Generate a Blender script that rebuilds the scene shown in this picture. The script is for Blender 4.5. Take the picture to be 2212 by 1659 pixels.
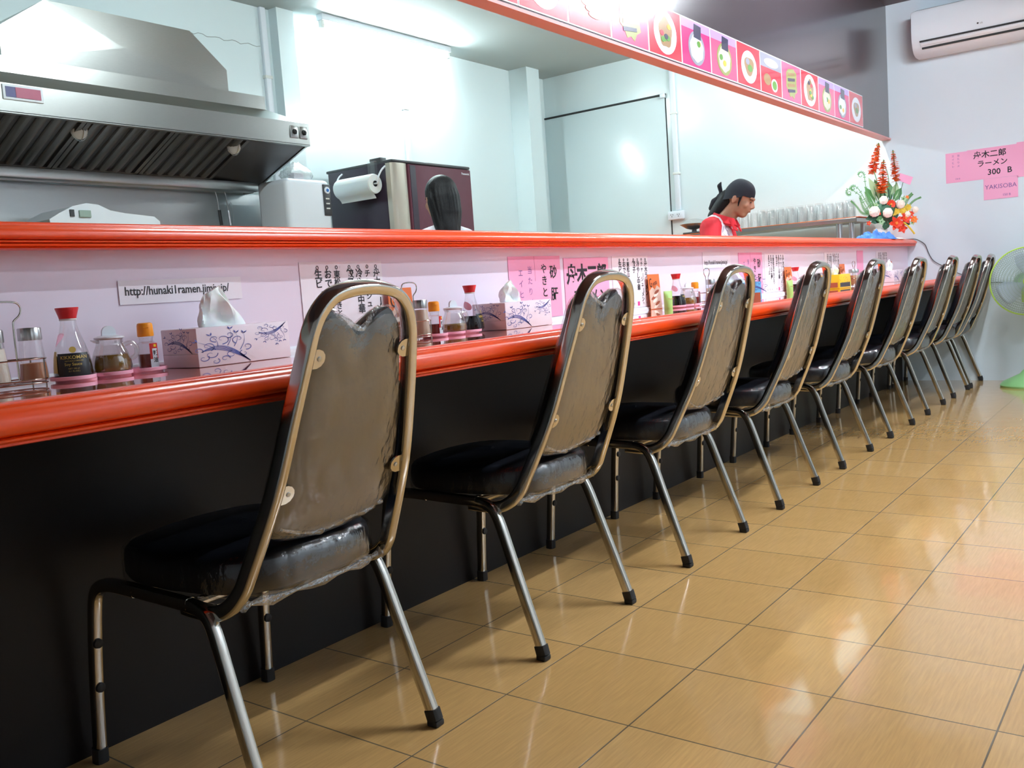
import bpy, bmesh, math, random
from mathutils import Vector, Matrix, noise
PI = math.pi
SC = bpy.context.scene
COL = SC.collection
for _o in list(bpy.data.objects): bpy.data.objects.remove(_o)
random.seed(7)

# ------------------------------------------------------------------ camera
def make_camera():
    yaw, pitch, roll, f = 0.6444, -0.0982, -0.0710, 1978.6
    fw = Vector((math.cos(yaw)*math.cos(pitch), math.sin(yaw)*math.cos(pitch), math.sin(pitch)))
    r = Vector((math.sin(yaw), -math.cos(yaw), 0)); u = r.cross(fw)
    c, s = math.cos(roll), math.sin(roll)
    R = c*r + s*u; U = -s*r + c*u
    cam = bpy.data.cameras.new('camera'); o = bpy.data.objects.new('camera', cam); COL.objects.link(o)
    m = Matrix((R, U, -fw)).transposed().to_4x4(); m.translation = Vector((0.0108, -1.6379, 0.857))
    o.matrix_world = m
    cam.sensor_fit = 'HORIZONTAL'; cam.sensor_width = 36; cam.lens = 36*f/2212; cam.clip_start = 0.02
    SC.camera = o
make_camera()
# ------------------------------------------------------------------ world, exposure
w = bpy.data.worlds.new('world'); SC.world = w; w.use_nodes = True
w.node_tree.nodes['Background'].inputs[0].default_value = (0.75, 0.85, 1, 1)
w.node_tree.nodes['Background'].inputs[1].default_value = 0.12
vs = SC.view_settings
vs.view_transform = 'Standard'; vs.look = 'None'; vs.gamma = 1; vs.use_curve_mapping = False
vs.exposure = 0.82
KITCHEN_TUBE = 165.0      # emission of the tubes over the kitchen
DINING_TUBE = 225.0       # emission of the tubes over the dining room

# ------------------------------------------------------------------ materials
def s2l(c): return tuple((x/12.92 if x <= .04045 else ((x+.055)/1.055)**2.4) for x in c)
def rgb(r, g, b): return s2l((r/255, g/255, b/255)) + (1,)
def mat(name, col, rough=.5, metal=0, **k):
    m = bpy.data.materials.new(name); m.use_nodes = True
    b = m.node_tree.nodes['Principled BSDF']
    b.inputs['Base Color'].default_value = col; b.inputs['Roughness'].default_value = rough
    b.inputs['Metallic'].default_value = metal
    for n, v in k.items():
        n = n.replace('_', ' ')
        b.inputs[n].default_value = v
    return m
def N(m, t): return m.node_tree.nodes.new(t)
def L(m, a, b): m.node_tree.links.new(a, b)
def bsdf(m): return m.node_tree.nodes['Principled BSDF']
def add_noise(m, scale, amount, stretch=(1, 1, 1), bump=0, col=True, detail=3, dist=.002):
    b = bsdf(m); tc = N(m, 'ShaderNodeTexCoord'); mp = N(m, 'ShaderNodeMapping'); mp.inputs['Scale'].default_value = stretch
    nz = N(m, 'ShaderNodeTexNoise'); nz.inputs['Scale'].default_value = scale; nz.inputs['Detail'].default_value = detail
    L(m, tc.outputs['Object'], mp.inputs[0]); L(m, mp.outputs[0], nz.inputs['Vector'])
    if col:
        c = b.inputs['Base Color'].default_value; mx = N(m, 'ShaderNodeMix'); mx.data_type = 'RGBA'
        mx.inputs['A'].default_value = tuple(x*(1-amount) for x in c[:3])+(1,)
        mx.inputs['B'].default_value = tuple(min(1, x*(1+amount)) for x in c[:3])+(1,)
        L(m, nz.outputs['Fac'], mx.inputs['Factor']); L(m, mx.outputs['Result'], b.inputs['Base Color'])
    if bump:
        bp = N(m, 'ShaderNodeBump'); bp.inputs['Strength'].default_value = bump; bp.inputs['Distance'].default_value = dist
        L(m, nz.outputs['Fac'], bp.inputs['Height']); L(m, bp.outputs[0], b.inputs['Normal'])
    return m
def film(name, tint=(1, 1, 1, 1), rough=.06, base=.08, scale=35, bump=.6, stretch=(1, 1, 1), edge=.6, dist=.004, streak=0):
    """thin clear sheet: transparent with a gloss that grows towards the rim"""
    m = bpy.data.materials.new(name); m.use_nodes = True; nt = m.node_tree; nt.nodes.clear()
    out = N(m, 'ShaderNodeOutputMaterial'); mx = N(m, 'ShaderNodeMixShader')
    tr = N(m, 'ShaderNodeBsdfTransparent'); tr.inputs[0].default_value = tint
    gl = N(m, 'ShaderNodeBsdfGlossy'); gl.inputs['Roughness'].default_value = rough
    lw = N(m, 'ShaderNodeLayerWeight'); lw.inputs[0].default_value = .35
    ma = N(m, 'ShaderNodeMath'); ma.operation = 'MULTIPLY_ADD'; ma.inputs[1].default_value = edge; ma.inputs[2].default_value = base
    L(m, lw.outputs['Facing'], ma.inputs[0])
    fac = ma.outputs[0]
    if bump:
        tc = N(m, 'ShaderNodeTexCoord'); mp = N(m, 'ShaderNodeMapping'); mp.inputs['Scale'].default_value = stretch
        nz = N(m, 'ShaderNodeTexNoise'); nz.inputs['Scale'].default_value = scale; nz.inputs['Detail'].default_value = 4
        L(m, tc.outputs['Object'], mp.inputs[0]); L(m, mp.outputs[0], nz.inputs['Vector'])
        bp = N(m, 'ShaderNodeBump'); bp.inputs['Strength'].default_value = bump; bp.inputs['Distance'].default_value = dist
        L(m, nz.outputs['Fac'], bp.inputs['Height']); L(m, bp.outputs[0], gl.inputs['Normal'])
    L(m, fac, mx.inputs[0]); L(m, tr.outputs[0], mx.inputs[1]); L(m, gl.outputs[0], mx.inputs[2]); L(m, mx.outputs[0], out.inputs[0])
    return m
def emit(name, col, st):
    m = mat(name, (0, 0, 0, 1), .5); b = bsdf(m)
    b.inputs['Emission Color'].default_value = col; b.inputs['Emission Strength'].default_value = st
    return m
M = {}
M['wall'] = mat('white_wall_paint', rgb(214, 228, 238), .45)
M['kwall'] = mat('kitchen_gloss_paint', rgb(216, 231, 234), .22, Specular_IOR_Level=.5)
M['kceil'] = mat('ceiling_paint', rgb(176, 186, 186), .7)
M['dceil'] = mat('dark_ceiling', rgb(92, 74, 76), .5)
M['soffit'] = mat('dark_laminate', rgb(70, 63, 68), .22, Coat_Weight=.4, Coat_Roughness=.12)
M['pinktrim'] = mat('pink_trim', rgb(214, 150, 150), .5)
M['white'] = mat('white_plastic', rgb(226, 234, 242), .35)
M['offwhite'] = mat('off_white_plastic', rgb(222, 226, 222), .4)
M['seam'] = mat('dark_seam', rgb(40, 42, 44), .7)
M['paleseam'] = mat('pale_seam', rgb(170, 180, 180), .7)
M['chrome'] = mat('chrome', rgb(196, 192, 184), .11, 1)
M['steel'] = add_noise(mat('brushed_steel', rgb(188, 190, 190), .3, 1), 60, .06, (1, 1, 30))
M['hood'] = add_noise(mat('hood_steel', rgb(176, 178, 176), .3, 1), 40, .08, (1, 20, 20))
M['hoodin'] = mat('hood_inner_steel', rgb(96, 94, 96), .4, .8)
M['filter'] = mat('filter_steel', rgb(120, 116, 114), .35, .9)
M['rubber'] = mat('black_rubber', rgb(28, 28, 30), .6)
M['vinyl'] = add_noise(mat('navy_vinyl', rgb(16, 19, 28), .42, Coat_Weight=.1), 90, .15, bump=.15)
M['backboard'] = add_noise(mat('grey_brown_board', rgb(80, 71, 60), .4, Coat_Weight=.3, Coat_Roughness=.18), 14, .06, (1, 1, .2), bump=.35, dist=.004)
M['orange'] = mat('orange_gloss_paint', rgb(246, 76, 12), .3, Coat_Weight=.3, Coat_Roughness=.14)
M['tabletop'] = mat('red_gloss_laminate', rgb(226, 120, 92), .05, Coat_Weight=1.0, Coat_Roughness=.02, Coat_IOR=1.9)
M['backsplash'] = mat('white_laminate_bounce_tint', rgb(232, 224, 240), .35)  # white laminate; lilac tint stands in for light bounced off the orange counter
M['darkpanel'] = add_noise(mat('dark_brown_panel', rgb(15, 9, 9), .42, Specular_IOR_Level=.25), 8, .2)
M['paper'] = mat('white_paper', rgb(238, 236, 244), .7)
M['pinkpaper'] = mat('pink_paper', rgb(240, 170, 205), .7)
M['ink'] = mat('black_ink', rgb(28, 28, 36), .6)
M['paleink'] = mat('violet_ink', rgb(120, 90, 150), .6)
M['blueink'] = mat('blue_print', rgb(84, 96, 170), .5)
M['magenta'] = mat('magenta_print', rgb(240, 70, 160), .5)
M['card'] = mat('tissue_carton', rgb(238, 228, 238), .4)
M['tissue'] = mat('tissue_paper', rgb(240, 246, 246), .9, Subsurface_Weight=.2)
M['glass'] = film('clear_glass', (.985, .99, .99, 1), .03, .04, bump=0, edge=.5)
M['ribglass'] = film('ribbed_glass', (.96, .97, .96, 1), .04, .10, bump=0, edge=.8)
M['wrap'] = film('clear_plastic_wrap', (.97, .97, .97, 1), .09, .03, 26, 1.0, (1, 1, .5), .45, .01)
M['crumple'] = film('crumpled_plastic_wrap', (.93, .93, .93, 1), .12, .22, 70, 1.0, (1, 1, 1), .4, .01)
M['redcap'] = mat('red_plastic', rgb(208, 38, 44), .3)
M['orangecap'] = mat('orange_plastic', rgb(250, 160, 30), .35)
M['soy'] = mat('soy_sauce', rgb(22, 14, 14), .08)
M['goldlabel'] = mat('gold_print', rgb(200, 176, 90), .4)
M['blacklabel'] = mat('black_label', rgb(24, 24, 30), .35)
M['oil'] = mat('amber_vinegar', rgb(160, 120, 36), .12, Transmission_Weight=.35)
M['chilioil'] = mat('dark_red_oil', rgb(120, 18, 18), .15, Transmission_Weight=.2)
M['redlabel'] = mat('red_label', rgb(200, 40, 40), .4)
M['yellow'] = mat('yellow_print', rgb(238, 200, 40), .4)
M['pinktray'] = mat('pink_plastic', rgb(255, 188, 212), .3)
M['pepper'] = mat('ground_pepper', rgb(206, 184, 160), .8)
M['spice'] = mat('brown_spice', rgb(178, 120, 80), .8)
M['salt'] = mat('white_salt', rgb(222, 212, 196), .8)
M['orangecard'] = mat('orange_card', rgb(222, 112, 50), .4)
M['beige'] = mat('beige_print', rgb(222, 190, 172), .4)
M['brown'] = mat('brown_print', rgb(170, 90, 62), .4)
M['greenlabel'] = mat('green_label', rgb(168, 214, 120), .4)
M['bluebox'] = mat('sky_blue_carton', rgb(96, 176, 226), .4)
M['yellowbox'] = mat('yellow_carton', rgb(232, 200, 40), .4)
M['fridge'] = add_noise(mat('maroon_glossy_door', rgb(98, 50, 64), .55, Specular_IOR_Level=.3), 30, .08)
M['fridgeside'] = mat('dark_fridge_side', rgb(46, 34, 50), .35)
M['silver'] = mat('champagne_trim', rgb(196, 190, 176), .35, .5)
M['skin'] = mat('tanned_skin', rgb(168, 120, 96), .5, Subsurface_Weight=.08)
M['skin2'] = mat('light_brown_skin', rgb(200, 150, 124), .5, Subsurface_Weight=.08)
M['hair'] = add_noise(mat('black_hair', rgb(15, 14, 18), .5, Specular_IOR_Level=.3), 60, .4, (8, 8, .6), bump=.8)
M['bandana'] = add_noise(mat('black_cloth', rgb(36, 38, 48), .85), 40, .15, bump=.3)
M['redshirt'] = add_noise(mat('red_cloth', rgb(214, 38, 52), .75), 30, .08, bump=.3)
M['whiteshirt'] = mat('white_cloth', rgb(235, 228, 236), .8)
M['stripe'] = mat('grey_stripe_cloth', rgb(150, 140, 160), .8)
M['trousers'] = mat('dark_trousers', rgb(40, 42, 52), .8)
M['shoe'] = mat('black_shoe', rgb(20, 20, 22), .5)
M['lips'] = mat('lip_skin', rgb(140, 78, 72), .5)
M['eye'] = mat('dark_eye', rgb(24, 18, 18), .3)
M['leaf'] = mat('green_leaf', rgb(96, 150, 92), .5)
M['paleleaf'] = mat('pale_green_leaf', rgb(172, 204, 160), .5)
M['darkleaf'] = mat('dark_green_leaf', rgb(44, 92, 66), .5)
M['petal_orange'] = mat('orange_petal', rgb(255, 134, 60), .6)
M['petal_amber'] = mat('amber_petal', rgb(244, 170, 80), .6)
M['petal_white'] = mat('cream_petal', rgb(250, 236, 222), .6)
M['petal_red'] = mat('red_orange_petal', rgb(232, 66, 38), .6)
M['petal_yellow'] = mat('yellow_petal', rgb(228, 196, 70), .6)
M['bluecloth'] = add_noise(mat('blue_cloth', rgb(84, 136, 216), .85), 60, .3, bump=.4)
M['fanguard'] = mat('fan_guard_wire', rgb(150, 172, 160), .4, .3)
M['fanblade'] = mat('grey_fan_blade', rgb(176, 190, 204), .5)
M['limegreen'] = mat('lime_green_plastic', rgb(176, 214, 84), .4)
M['palegreen'] = mat('pale_green_plastic', rgb(150, 210, 140), .4)
M['blue'] = mat('blue_plastic', rgb(30, 110, 190), .4)
M['darkgrey'] = mat('dark_grey_plastic', rgb(60, 62, 66), .4)
M['navyprint'] = mat('navy_print', rgb(60, 60, 120), .4)
M['crimson'] = mat('crimson_print', rgb(170, 80, 110), .4)
def cardmat(n, c): return mat(n, rgb(*c), .25, Coat_Weight=1.0, Coat_Roughness=.04)
M['c_red'] = cardmat('printed_red', (205, 58, 74)); M['c_pink'] = cardmat('printed_pink', (226, 90, 130))
M['c_magenta'] = cardmat('printed_magenta', (214, 50, 120)); M['c_lilac'] = cardmat('printed_lilac', (180, 150, 210))
M['c_plate'] = cardmat('printed_plate_white', (225, 230, 238)); M['c_brown'] = cardmat('printed_food_brown', (160, 130, 96))
M['c_green'] = cardmat('printed_food_green', (96, 150, 70)); M['c_yellow'] = cardmat('printed_food_yellow', (230, 180, 70))
M['c_dark'] = cardmat('printed_food_dark', (62, 60, 84)); M['c_noodle'] = cardmat('printed_noodle', (206, 204, 180))
M['c_leaf'] = cardmat('printed_leaf_dish', (150, 156, 96)); M['c_white'] = cardmat('printed_border_white', (235, 235, 240))
M['c_grey'] = cardmat('printed_grey', (150, 150, 165))
M['tubelight_k'] = emit('kitchen_tube_glow', (.86, .99, 1, 1), KITCHEN_TUBE)
M['tubelight_d'] = emit('dining_tube_glow', (.86, .94, 1, 1), DINING_TUBE)

def floor_material():
    m = mat('wood_look_floor_tiles', rgb(215, 176, 120), .16, Coat_Weight=.7, Coat_Roughness=.07, Coat_IOR=1.45); b = bsdf(m)
    tc = N(m, 'ShaderNodeTexCoord'); mp = N(m, 'ShaderNodeMapping'); mp.inputs['Location'].default_value = (-1.494+3.0, .749+6, 0)
    L(m, tc.outputs['Object'], mp.inputs[0])
    br = N(m, 'ShaderNodeTexBrick'); br.offset = 0; br.squash = 1
    br.inputs['Scale'].default_value = 1; br.inputs['Brick Width'].default_value = .3; br.inputs['Row Height'].default_value = .3
    br.inputs['Mortar Size'].default_value = .0019; br.inputs['Mortar Smooth'].default_value = .3
    br.inputs['Color1'].default_value = rgb(222, 178, 116); br.inputs['Color2'].default_value = rgb(214, 169, 106); br.inputs['Mortar'].default_value = rgb(120, 106, 84)
    L(m, mp.outputs[0], br.inputs['Vector'])
    m2 = N(m, 'ShaderNodeMapping'); m2.inputs['Scale'].default_value = (6, 90, 1); m2.inputs['Rotation'].default_value = (0, 0, .35)
    L(m, tc.outputs['Object'], m2.inputs[0]); nz = N(m, 'ShaderNodeTexNoise'); nz.inputs['Scale'].default_value = 2.2; nz.inputs['Detail'].default_value = 4
    L(m, m2.outputs[0], nz.inputs['Vector'])
    mr = N(m, 'ShaderNodeMapRange'); mr.inputs['From Min'].default_value = .3; mr.inputs['From Max'].default_value = .7; mr.inputs['To Min'].default_value = .9; mr.inputs['To Max'].default_value = 1.06
    L(m, nz.outputs['Fac'], mr.inputs['Value'])
    mx = N(m, 'ShaderNodeMix'); mx.data_type = 'RGBA'; mx.blend_type = 'MULTIPLY'; mx.inputs['Factor'].default_value = 1
    L(m, br.outputs['Color'], mx.inputs['A']); L(m, mr.outputs[0], mx.inputs['B']); L(m, mx.outputs['Result'], b.inputs['Base Color'])
    n2 = N(m, 'ShaderNodeTexNoise'); n2.inputs['Scale'].default_value = 7; L(m, tc.outputs['Object'], n2.inputs['Vector'])
    b1 = N(m, 'ShaderNodeBump'); b1.inputs['Strength'].default_value = .12; b1.inputs['Distance'].default_value = .01; L(m, n2.outputs['Fac'], b1.inputs['Height'])
    b2 = N(m, 'ShaderNodeBump'); b2.invert = True; b2.inputs['Strength'].default_value = .5; b2.inputs['Distance'].default_value = .001
    L(m, br.outputs['Fac'], b2.inputs['Height']); L(m, b1.outputs[0], b2.inputs['Normal']); L(m, b2.outputs[0], b.inputs['Normal'])
    L(m, b2.outputs[0], b.inputs['Coat Normal'])
    return m
M['floor'] = floor_material()

# ------------------------------------------------------------------ geometry helpers
class MB:
    """collects shapes for ONE mesh"""
    def __init__(s): s.bm = bmesh.new(); s.mats = []; s.cur = 0
    def use(s, m):
        m = M[m] if isinstance(m, str) else m
        if m not in s.mats: s.mats.append(m)
        s.cur = s.mats.index(m); return s
    def _f(s, vs):
        try: f = s.bm.faces.new(vs)
        except ValueError: return
        f.material_index = s.cur; f.smooth = True; return f
    def box(s, x0, x1, y0, y1, z0, z1, T=None):
        P = [Vector((x, y, z)) for x in (x0, x1) for y in (y0, y1) for z in (z0, z1)]
        if T: P = [T @ p for p in P]
        v = [s.bm.verts.new(p) for p in P]
        for q in ((0, 1, 3, 2), (4, 6, 7, 5), (0, 4, 5, 1), (2, 3, 7, 6), (0, 2, 6, 4), (1, 5, 7, 3)):
            f = s._f([v[i] for i in q])
            if f: f.smooth = False
        return s
    def rbox(s, x0, x1, y0, y1, z0, z1, r=.01, seg=3, T=None):
        b = bmesh.new(); bmesh.ops.create_cube(b, size=1)
        for v in b.verts: v.co = Vector((x0+(v.co.x+.5)*(x1-x0), y0+(v.co.y+.5)*(y1-y0), z0+(v.co.z+.5)*(z1-z0)))
        bmesh.ops.bevel(b, geom=list(b.edges), offset=r, segments=seg, profile=.5, affect='EDGES')
        s.merge(b, T); return s
    def merge(s, b, T=None):
        mp = {}
        for v in b.verts: mp[v] = s.bm.verts.new(T @ v.co if T else v.co)
        for f in b.faces: s._f([mp[v] for v in f.verts])
        b.free(); return s
    def rings(s, R, closed=False, cap=True):
        n = len(R[0]); V = [[s.bm.verts.new(p) for p in r] for r in R]
        for i in range(len(V)-1 + (1 if closed else 0)):
            a, b = V[i], V[(i+1) % len(V)]
            for j in range(n): s._f([a[j], a[(j+1) % n], b[(j+1) % n], b[j]])
        if cap and not closed:
            s._f(list(reversed(V[0]))); s._f(V[-1])
        return s
    def lathe(s, prof, c=(0, 0, 0), n=24, T=None, cap=True, flute=0, nf=12):
        R = []
        for r, z in prof:
            R.append([Vector((c[0]+r*(1+flute*math.cos(nf*a))*math.cos(a), c[1]+r*(1+flute*math.cos(nf*a))*math.sin(a), c[2]+z)) for a in [2*PI*j/n for j in range(n)]])
        if T: R = [[T @ p for p in r] for r in R]
        return s.rings(R, cap=cap)
    def sweep(s, P, w=.01, h=None, n=12, closed=False, up=None, sq=0, taper=None, cap=True):
        """tube along P; w,h half sizes of its section; sq>0 squares the section off"""
        P = [Vector(p) for p in P]; h = h or w; m = len(P); R = []; nrm = None
        for i in range(m):
            if closed: t = (P[(i+1) % m]-P[i-1])
            else: t = P[min(i+1, m-1)]-P[max(i-1, 0)]
            t.normalize()
            if nrm is None:
                nrm = Vector(up) if up else Vector((0, 0, 1) if abs(t.z) < .9 else (1, 0, 0))
            nrm = (nrm - t*nrm.dot(t)).normalized(); b = t.cross(nrm)
            k = taper[i] if taper else 1
            ring = []
            for j in range(n):
                a = 2*PI*(j+.5)/n; ca, sa = math.cos(a), math.sin(a)
                if sq: e = 1/(1+sq*3); ca = math.copysign(abs(ca)**e, ca); sa = math.copysign(abs(sa)**e, sa)
                ring.append(P[i]+nrm*ca*h*k+b*sa*w*k)
            R.append(ring)
        return s.rings(R, closed=closed, cap=cap)
    def prism(s, poly, a0, a1, axis='x', smooth=False, T=None):
        def mk(u, v, a): return Vector((a, u, v)) if axis == 'x' else (Vector((u, a, v)) if axis == 'y' else Vector((u, v, a)))
        A = [mk(u, v, a0) for u, v in poly]; B = [mk(u, v, a1) for u, v in poly]
        if T: A = [T @ p for p in A]; B = [T @ p for p in B]
        n = len(poly); va = [s.bm.verts.new(p) for p in A]; vb = [s.bm.verts.new(p) for p in B]
        for j in range(n):
            f = s._f([va[j], va[(j+1) % n], vb[(j+1) % n], vb[j]])
            if f: f.smooth = smooth
        for vv in (list(reversed(va)), vb):
            f = s._f(vv)
            if f: f.smooth = False
        return s
    def ball(s, c, r, n=16, m=10, T=None, sc=(1, 1, 1)):
        prof = []
        R = []
        for i in range(1, m):
            th = PI*i/m; R.append([Vector((c[0]+r*sc[0]*math.sin(th)*math.cos(2*PI*j/n), c[1]+r*sc[1]*math.sin(th)*math.sin(2*PI*j/n), c[2]-r*sc[2]*math.cos(th))) for j in range(n)])
        if T: R = [[T @ p for p in q] for q in R]
        return s.rings(R)
    def tri(s, *P):
        f = s._f([s.bm.verts.new(Vector(p)) for p in P])
        if f: f.smooth = False
        return s
    def mesh(s, name, weld=True, sharp=math.radians(35)):
        if weld: bmesh.ops.remove_doubles(s.bm, verts=s.bm.verts, dist=1e-6)
        bmesh.ops.recalc_face_normals(s.bm, faces=s.bm.faces)
        me = bpy.data.meshes.new(name); s.bm.to_mesh(me); s.bm.free()
        for m in s.mats: me.materials.append(m)
        try: me.set_sharp_from_angle(angle=sharp)
        except Exception: pass
        return me
    def build(s, name, m=None, parent=None, loc=None, sharp=math.radians(35)):
        if m is not None and not s.mats: s.use(m)
        me = s.mesh(name, sharp=sharp)
        o = bpy.data.objects.new(name, me); COL.objects.link(o)
        if parent: o.parent = parent
        if loc: o.location = loc
        return o
def tag(o, label=None, cat=None, group=None, kind=None):
    if label: o['label'] = label
    if cat: o['category'] = cat
    if group: o['group'] = group
    if kind: o['kind'] = kind
    return o
def thing(name, label, cat, loc=(0, 0, 0), rz=0, group=None):
    o = bpy.data.objects.new(name, None); COL.objects.link(o); o.location = loc; o.rotation_euler = (0, 0, rz)
    o.empty_display_size = .05
    return tag(o, label, cat, group)
def struct(o): o['kind'] = 'structure'; return o
def children(o): return [c for c in bpy.data.objects if c.parent == o]
def copy_tree(o, loc, rz=0, label=None, parent=None):
    c = o.copy(); COL.objects.link(c)
    if parent: c.parent = parent
    else:
        c.location = loc; c.rotation_euler = (0, 0, rz)
        if label: c['label'] = label
    for ch in children(o): copy_tree(ch, None, parent=c)
    return c
def text(body, size, m, parent, T, name='lettering', bold=0, space=1.0, lsp=1.0, align='LEFT', sx=1.0):
    """flat lettering in the xy plane of T, merged into one mesh"""
    c = bpy.data.curves.new(name, 'FONT'); c.body = body; c.size = size; c.space_character = space; c.space_line = lsp
    c.align_x = align; c.offset = bold*size; c.resolution_u = 2
    o = bpy.data.objects.new(name, c); COL.objects.link(o); bpy.context.view_layer.update()
    me = bpy.data.meshes.new_from_object(o.evaluated_get(bpy.context.evaluated_depsgraph_get()))
    bpy.data.objects.remove(o); bpy.data.curves.remove(c)
    me.transform(T @ Matrix.Diagonal((sx, 1, 1, 1))); me.materials.clear(); me.materials.append(M[m] if isinstance(m, str) else m)
    return me
def texts(items, name, parent, label=None):
    """items: (body, size, material, Matrix[, bold]) merged into one lettering mesh"""
    b = MB()
    for it in items:
        me = text(it[0], it[1], it[2], None, it[3], bold=it[4] if len(it) > 4 else 0, sx=it[5] if len(it) > 5 else 1)
        b.use(it[2]); mp = [b.bm.verts.new(v.co) for v in me.vertices]
        for p in me.polygons:
            f = b._f([mp[i] for i in p.vertices])
            if f: f.smooth = False
        bpy.data.meshes.remove(me)
    o = b.build(name, parent=parent)
    if label: o['label'] = label
    return o
def facing_y(x, y, z, rot=0):
    """xy plane -> a sheet facing -y (towards the customers), text origin at x,y,z"""
    return Matrix.Translation((x, y, z)) @ Matrix.Rotation(PI/2, 4, 'X') @ Matrix.Rotation(rot, 4, 'Z')
def facing_x(x, y, z, rot=0):
    """sheet facing -x, reading towards -y"""
    return Matrix.Translation((x, y, z)) @ Matrix.Rotation(-PI/2, 4, 'Z') @ Matrix.Rotation(PI/2, 4, 'X') @ Matrix.Rotation(rot, 4, 'Z')
def arc(c, r, a0, a1, n, f): return [f(c[0]+r*math.cos(a0+(a1-a0)*i/n), c[1]+r*math.sin(a0+(a1-a0)*i/n)) for i in range(n+1)]
def smooth_path(P, it=2):
    P = [Vector(p) for p in P]
    for _ in range(it):
        Q = [P[0]]
        for a, b in zip(P[:-1], P[1:]): Q += [a*.75+b*.25, a*.25+b*.75]
        Q.append(P[-1]); P = Q
    return P
def remeshed(b, name, voxel, parent, sm=6, mats=None):
    """melts overlapping closed shapes of b into one continuous surface"""
    bmesh.ops.recalc_face_normals(b.bm, faces=b.bm.faces)
    me = bpy.data.meshes.new(name); b.bm.to_mesh(me); b.bm.free()
    o = bpy.data.objects.new(name, me); COL.objects.link(o)
    r = o.modifiers.new('r', 'REMESH'); r.mode = 'VOXEL'; r.voxel_size = voxel; r.use_smooth_shade = True
    s = o.modifiers.new('s', 'SMOOTH'); s.iterations = sm; s.factor = .5
    bpy.context.view_layer.update()
    m2 = bpy.data.meshes.new_from_object(o.evaluated_get(bpy.context.evaluated_depsgraph_get()))
    bpy.data.objects.remove(o); bpy.data.meshes.remove(me)
    m2.materials.clear()
    for m in (mats or b.mats): m2.materials.append(m)
    m2.name = name
    for p in m2.polygons: p.use_smooth = True; p.material_index = 0
    o = bpy.data.objects.new(name, m2); COL.objects.link(o)
    if parent: o.parent = parent
    return o

# ------------------------------------------------------------------ the room
XL, XF = -2.2, 7.25          # left and far walls
YD, YK = -3.6, 3.2           # dining front wall and kitchen back wall
ZC = 2.80
def wall(name, m, *b):
    struct(MB().box(*b).build(name, m))
wall('floor', 'floor', XL-.1, XF+.1, YD-.1, YK+.1, -.06, 0)
wall('wall_right', 'wall', XF, XF+.1, YD-.1, .215, 0, ZC)
wall('wall_far', 'kwall', XF, XF+.1, .215, YK+.1, 0, ZC)
wall('wall_back', 'kwall', XL-.1, XF, YK, YK+.1, 0, ZC)
wall('wall_left', 'wall', XL-.1, XL, YD-.1, YK+.1, 0, ZC)
wall('wall_front', 'wall', XL, XF, YD-.1, YD, 0, ZC)
wall('ceiling', 'kceil', XL-.1, XF+.1, .215, YK+.1, ZC, ZC+.08)
wall('ceiling.001', 'dceil', XL-.1, XF+.1, YD-.1, .215, ZC-.06, ZC+.08)
# soffit panel over the counter with its pink underside
def soffit():
    b = MB(); b.use('soffit').box(XL, XF, .172, .215, 1.795, ZC-.06); b.use('pinktrim').box(XL, XF, .160, .225, 1.784, 1.795)
    struct(b.build('trim_1'))
soffit()
# corner pillar and kitchen column
wall('trim_2', 'kwall', 6.72, 6.91, 3.01, YK, 0, ZC)
wall('trim_3', 'kwall', 4.10, 4.24, 3.12, YK, 0, ZC)
# flush door in the far kitchen wall
def far_door():
    r = bpy.data.objects.new('door_1', None); COL.objects.link(r); r.location = (XF, 2.59, 0); struct(r)
    b = MB(); b.rbox(-.012, 0, -.62, .62, .02, 2.43, .004, 2); b.build('door_leaf', 'kwall', r)
    b = MB(); b.box(-.016, 0, -.63, .63, 2.432, 2.446); b.box(-.004, 0, .62, .63, 0, 2.44); b.box(-.004, 0, -.628, -.62, 0, 2.44); b.build('gap', 'seam', r)
    b = MB(); b.rbox(-.03, 0, -.63, -.585, 2.41, 2.45, .006); b.build('door_closer', 'white', r)
far_door()
# thin crack / panel joint on the back wall, part of the wall's finish
def joints():
    b = MB(); P = []
    for i in range(20):
        P.append((3.42+i*.031, YK-.002, 2.552+.006*math.sin(i*1.7)+.004*random.uniform(-1, 1)))
    b.sweep(P, .0022, n=5)
    o = b.build('trim_4', 'paleseam'); struct(o)
    b = MB(); b.box(2.0, 4.08, YK-.006, YK, .9, 1.60); o = b.build('trim_5', 'steel'); struct(o)
joints()
# conduits
def conduit(x, y, z0, z1, label, horizontal=None, face='y'):
    b = MB()
    if face == 'y': b.rbox(x-.022, x+.022, y-.028, y, z0, z1, .006)
    else: b.rbox(x-.028, x, y-.022, y+.022, z0, z1, .006)
    r = thing('wall_conduit', label, 'conduit', (x, y, z0))
    o = b.build('cover', 'white', r); o.location = (-x, -y, -z0)
    for zz in (z0+.3, z0+.8):
        k = MB()
        if face == 'y': k.rbox(x-.03, x+.03, y-.031, y, zz, zz+.02, .003)
        else: k.rbox(x-.031, x, y-.03, y+.03, zz, zz+.02, .003)
        o = k.build('clip', 'offwhite', r); o.location = (-x, -y, -z0)
def outlet(x, y, z, face, label):
    r = thing('wall_socket', label, 'socket', (x, y, z))
    R = Matrix.Identity(4) if face == 'y' else Matrix.Rotation(-PI/2, 4, 'Z')
    b = MB(); b.rbox(-.07, .07, -.045, 0, -.036, .036, .006, T=R); b.build('box', 'white', r)
    for cx in (-.03, .03):
        for dx, dz in ((-.009, .006), (.009, .006), (0, -.01)):
            MB().box(cx+dx-.002, cx+dx+.002, -.047, -.044, dz-.005, dz+.005, T=R).build('pin_hole', 'seam', r)
conduit(4.035, YK, 1.55, ZC, 'white cable conduit on the back wall beside the square column')
outlet(4.045, YK, 1.497, 'y', 'white double socket box below the conduit behind the white appliance')
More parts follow.
